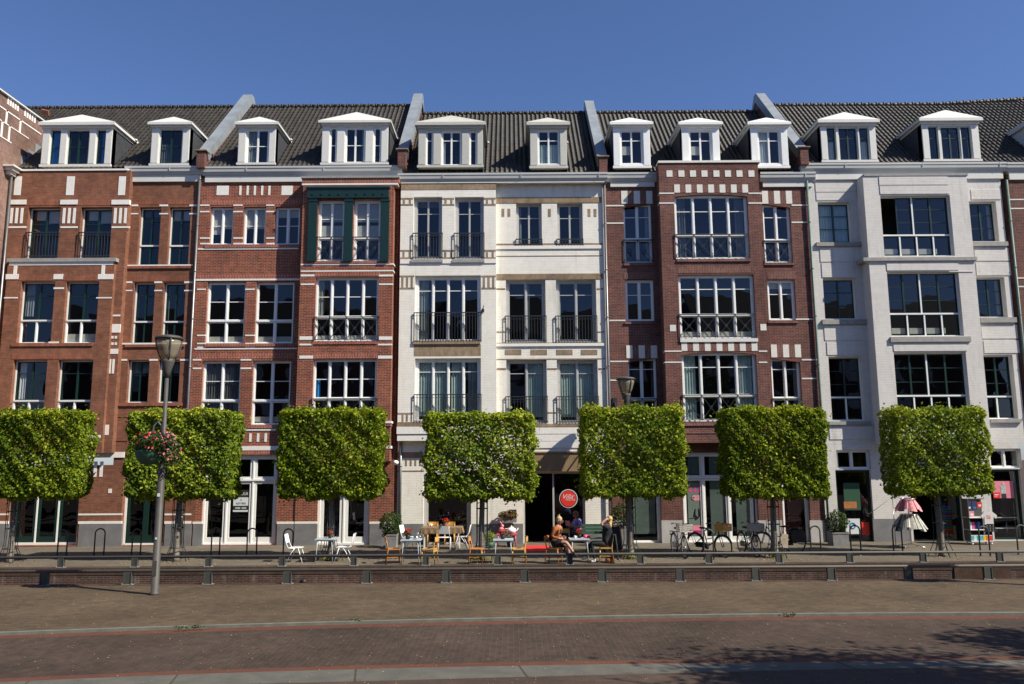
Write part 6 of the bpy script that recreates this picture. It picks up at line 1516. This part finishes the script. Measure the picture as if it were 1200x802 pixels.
m.build('dots', 'poster_white', t_); t_.location = (DT.location.x + .32, DT.location.y - .22, .62)
# striped mats inside the entrance
t_ = thing('striped_mats', 'stack of rainbow striped fabric inside the shop entrance', 'fabric display'); m = MB(); cols = ['orange', 'green_mid', 'blue', 'red_sign', 'green_mid', 'blue', 'orange', 'violet', 'green_mid', 'blue', 'violet']
plain('green_mid', (.05, .35, .06), .8); plain('violet', (.16, .06, .45), .8)
base = P(1109, 627, Y0 + .55)
for k, c in enumerate(['orange', 'red_sign'] + cols):
    m = MB(); m.box(-.24, .24, -.04 - .004 * (k % 2), .0, k * .085, k * .085 + .06); m.build('stripe', c, t_)
m = MB(); m.box(-.27, .27, 0, .05, -.4, 1.2); m.build('stand', 'black', t_); t_.location = base

# ---------------------------------------------------------------- writing, posters
def text(body, size, mat, parent, loc, rx=90, shear=0, ext=.002, name='lettering', align='CENTER', sx=1):
    cu = bpy.data.curves.new(name, 'FONT'); cu.body = body; cu.size = size; cu.extrude = ext; cu.align_x = align; cu.align_y = 'CENTER'; cu.shear = shear
    o = bpy.data.objects.new(name, cu); C.objects.link(o); bpy.context.view_layer.update(); dg = bpy.context.evaluated_depsgraph_get()
    me = bpy.data.meshes.new_from_object(o.evaluated_get(dg)); bpy.data.objects.remove(o); me.materials.clear(); me.materials.append(MATS[mat])
    o = bpy.data.objects.new(name, me); C.objects.link(o); o.parent = parent; o.location = loc; o.rotation_euler = (R(rx), 0, 0); o.scale = (sx, 1, 1); return o
q = P(666.2, 584.5, Y0 + .10); t_ = thing('round_sign', 'round red sign with white rim and white script beside the open cafe door', 'sign')
rr = (P(677, 584, q.y).x - P(655.5, 584, q.y).x) / 2
def disc(r, y, mat, name, y1=None): m = MB(); m.prism([(r * math.cos(k * math.pi / 24), r * math.sin(k * math.pi / 24)) for k in range(48)], 'y', y, y + .004); return m.build(name, mat, t_)
disc(rr, .0, 'poster_white', 'rim'); disc(rr * .92, -.005, 'black', 'black_ring'); disc(rr * .85, -.010, 'red_sign', 'face')
text('Villa', .25, 'poster_white', t_, (-.05, -.014, .07), shear=.35); text('TRACTEE', .095, 'poster_white', t_, (.06, -.014, -.055), sx=.95)
m = MB(); m.tube([(.17, -.013, .10), (.21, -.013, .13), (.24, -.013, .10), (.21, -.013, .05), (.17, -.013, .10)], .006, 5); m.build('heart', 'poster_white', t_)
t_.location = q
Yp = sf[4] + .045
def poster(name, label, rc, Y, mat, cat='poster'):
    x0, x1, z0, z1 = RC(rc, Y); o = thing(name, label, cat, ((x0 + x1) / 2, Y, (z0 + z1) / 2)); m = MB(); m.box(x0, x1, Y, Y + .004, z0, z1); m.build('sheet', mat, o); return o, (x1 - x0), (z1 - z0)
o, w_, h_ = poster('to_let_poster', 'to let poster in the middle pane of the white shop front', (273.5, 574.5, 291.5, 600), Yp, 'board')
m = MB(); X, Z = o.location.x, o.location.z; m.box(X - w_ / 2, X + w_ / 2, Yp - .004, Yp, Z - h_ * .22, Z + h_ * .16); m.box(X - w_ / 2, X + w_ / 2, Yp - .004, Yp, Z - h_ * .5, Z - h_ * .42); m.build('white_band', 'poster_white', o)
text('TE HUUR', .15, 'poster_white', o, (0, -.006, h_ * .32), sx=.85); text('KETTERS', .095, 'board', o, (0, -.006, -h_ * .12)); text('o', .11, 'board', o, (0, -.006, h_ * .06)); m = MB()
for k in range(9):
    if k != 4: m.box(X - .2 + k * .047, X - .17 + k * .047, Yp - .005, Yp - .001, Z - h_ * .36, Z - h_ * .29)
m.build('phone_line', 'poster_white', o)
# plum house shop window graphics
Yf = SF4[4] + .045
fm_ = SF4[5]; m = MB()
for l, t, r, b in ((806, 535, 826, 556), (831, 535, 857, 556), (863, 535, 882, 556), (833, 564, 856, 632), (863, 564, 882, 632), (806, 564, 824.5, 632)):
    x0, x1, z0, z1 = RC((l, t, r, b), Yf); m.box(x0, x1, Yf + .03, Yf + .034, z0, z1)
m.build('window_film', 'film_green', fm_)
o, w_, h_ = poster('window_poster', 'poster with pink circles, a mug and a horseshoe in the plum house shop window', (806.5, 566, 824, 628), Yf, 'film_green')
X, Z = o.location.x, o.location.z
for cx, cz in ((-.18, .8), (-.18, .68), (0, .8), (.15, .8), (0, .68), (.15, .68)):
    m = MB(); m.prism([(X + cx + .06 * math.cos(k * math.pi / 8), Z + cz + .05 * math.sin(k * math.pi / 8)) for k in range(16)], 'y', Yf - .004, Yf - .001); m.build('circle', 'magenta', o)
m = MB(); m.box(X - .03, X + .2, Yf - .004, Yf, Z + .32, Z + .52); m.tube([(X - .03, Yf - .004, Z + .5), (X - .12, Yf - .004, Z + .46), (X - .12, Yf - .004, Z + .38), (X - .03, Yf - .004, Z + .35)], .014, 5); m.build('mug', 'cloth_pink', o)
m = MB(); m.tube([(X + .0, Yf - .006, Z + .02), (X - .04, Yf - .006, Z - .2), (X + .06, Yf - .006, Z - .33), (X + .17, Yf - .006, Z - .2), (X + .13, Yf - .006, Z + .02)], [.02, .035, .04, .035, .02], 6); m.build('horseshoe', 'cloth_black', o)
m = MB(); m.box(X - w_ / 2, X + w_ / 2, Yf - .004, Yf, Z - .9, Z - .6); m.build('panel', 'poster_pink', o); m = MB(); m.box(X - w_ / 2, X + w_ / 2, Yf - .006, Yf - .002, Z - .9, Z - .78); m.build('band', 'magenta', o)
m = MB(); m.box(X - w_ / 2 + .03, X - .1, Yf - .004, Yf, Z - .36, Z - .33); m.build('bar', 'black', o)
# pale grey house shop posters
Yd = D5[4] + .045
poster('window_poster', 'large dark green poster behind the glass of the shop door at right', (989, 566, 1008, 598), Yd, 'poster_green'); o, w_, h_ = poster('window_poster', 'white poster with a blue ring low in the shop door at right', (991, 608, 1008, 626), Yd, 'poster_white')
X, Z = o.location.x, o.location.z; m = MB(); m.tube([(X + .1 * math.cos(k * .3927), Yd - .004, Z + .03 + .1 * math.sin(k * .3927)) for k in range(16)], .02, 5, closed=True); m.build('ring', 'blue', o)
poster('orange_band', 'orange band across the shop door below the green poster', (989, 588, 1004, 596), Yd - .006, 'bag_leather')
poster('window_poster', 'bright red panel at the right of the shop door', (1010, 612, 1019, 627), Yd, 'red_sign')
Yw_ = W5[4] + .045
o, w_, h_ = poster('window_poster', 'pink poster of a standing figure in the rightmost shop window', (1163.5, 564, 1188, 584), Yw_, 'poster_pink'); X, Z = o.location.x, o.location.z
m = MB(); m.ball((X, Yw_ - .005, Z + .22), (.045, .004, .055), 10); m.box(X - .1, X + .1, Yw_ - .006, Yw_ - .002, Z - .15, Z + .17); m.build('figure', 'cloth_grey', o); m = MB(); m.box(X - .09, X + .09, Yw_ - .006, Yw_ - .002, Z - h_ / 2, Z - .15); m.build('figure_trousers', 'board', o)
m = MB(); m.box(X - w_ / 2, X - w_ / 2 + .26, Yw_ - .006, Yw_ - .001, Z - h_ / 2, Z - h_ / 2 + .22); m.build('red_corner', 'red_sign', o)
m = MB(); m.box(X - w_ / 2 + .04, X - w_ / 2 + .21, Yw_ - .009, Yw_ - .007, Z - h_ / 2 + .12, Z - h_ / 2 + .15); m.box(X - w_ / 2 + .04, X - w_ / 2 + .15, Yw_ - .009, Yw_ - .007, Z - h_ / 2 + .07, Z - h_ / 2 + .09); m.build('small_print', 'poster_white', o)
t_ = thing('display_shelf', 'white shelves inside the rightmost shop window', 'shelf'); a, b, c, d, yw, f = W5
for y in (606, 618.5):
    z = P(1180, y, yw + .3).z; m = MB(); m.box(a + .1, b - .1, yw + .2, yw + .5, z - .03, z); m.build('shelf_board', 'paint_white', t_)
m = MB(); m.box(a + .12, a + .15, yw + .3, yw + .33, .1, 1.4); m.box(b - .15, b - .12, yw + .3, yw + .33, .1, 1.4); m.build('shelf_post', 'chrome', t_)
t_ = thing('tailors_dummy', 'dark clothed shop dummy in the rightmost shop window', 'mannequin'); m = MB(); m.lathe([(.2, 0), (.17, .5), (.13, .75), (.17, 1.05), (.1, 1.2), (.04, 1.25), (.05, 1.32), (.07, 1.4), (.05, 1.5), (.0001, 1.53)], (0, 0, 0), 14, sy=.6); m.build('torso', 'cloth_black', t_); m = MB(); m.tube([(0, 0, -.8), (0, 0, 0)], .02, 6); m.build('stand', 'chrome', t_); t_.location = (b - .35, yw + .5, .8)

# cafe interior glimpses: dark plant in the window
t_ = thing('potted_plant', 'green plant standing inside the dark cafe window', 'potted plant'); q = P(543, 617, Y0 + .5); m = MB(); m.lathe([(.1, 0), (.14, .22), (.12, .22), (.0001, .2)], (0, 0, 0), 12); m.build('pot', 'planter', t_); m = MB(); m.box(-1.2, .25, -.15, .2, -.05, 0); 
m.build('window_sill', 'wood_red', t_); shrub_leaves(t_, (0, 0, .42), (.28, .2, .24), 320, 41, size=.09); t_.location = (q.x, q.y, q.z - .1)
# ---------------------------------------------------------------- fallen leaves and grit on the street
n = 3600; yy_ = rng.uniform(9, 21.0, n); xx_ = rng.uniform(-14, 14, n)
p = np.stack([xx_, yy_, np.zeros(n)], 1); ky = np.interp(xx_, XS, kerb_y); p[:, 2] = np.where(yy_ < ky + .02, ZR + .008, .010)
me = leafmesh('fallen_leaves', p, np.array([0, 0, 1.]) + rng.normal(0, .12, (n, 3)), .027, mats=('litter_leaf',)); o = bpy.data.objects.new('fallen_leaves', me); C.objects.link(o); o['kind'] = 'stuff'; o['label'] = 'small dry leaves and grit scattered over the street'; o['category'] = 'litter'
n = 900; tx = rng.choice([G(a[1], a[2]).x for a in labs], n) + rng.normal(0, .9, n); p = np.stack([tx, rng.normal(25.6, .45, n), np.full(n, .012)], 1); p = p[(p[:, 1] > 24.8)]
me = leafmesh('fallen_leaves', p, np.array([0, 0, 1.]) + rng.normal(0, .2, (len(p), 3)), .05, mats=('litter_leaf',)); o = bpy.data.objects.new('fallen_leaves', me); C.objects.link(o); o['kind'] = 'stuff'; o['label'] = 'fallen leaves around the tree trunks on the terrace'; o['category'] = 'litter'
for i, (lb, bx, by, *_r) in enumerate(labs):
    if i in (2, 3, 4, 5):
        g = G(bx, by); t_ = thing('ground_plant', 'low yellow green weeds at the foot of the %s clipped tree' % ('', '', 'third', 'fourth', 'fifth', 'sixth')[i], 'weeds', (g.x, g.y, 0), 'weeds round the tree trunks')
        shrub_leaves(t_, (0, -.05, .06), (.28, .2, .10), 90, 50 + i, mats=('leaf_lime',), size=.06)
strip_tag()

for k, (px, py) in enumerate(((212, 737), (224, 736), (233, 735.5), (417, 728), (925, 720.5))):
    g = G(px, py); t_ = thing('ground_plant', ('broad', 'long', 'small', 'middle', 'far right')[k] + ' green weed in a joint of the street kerb', 'weeds', (g.x, g.y, 0), 'weeds in the kerb joints')
    shrub_leaves(t_, (0, 0, .02), (.16, .05, .03), 36, 80 + k, mats=('leaf_dark',), size=.035)
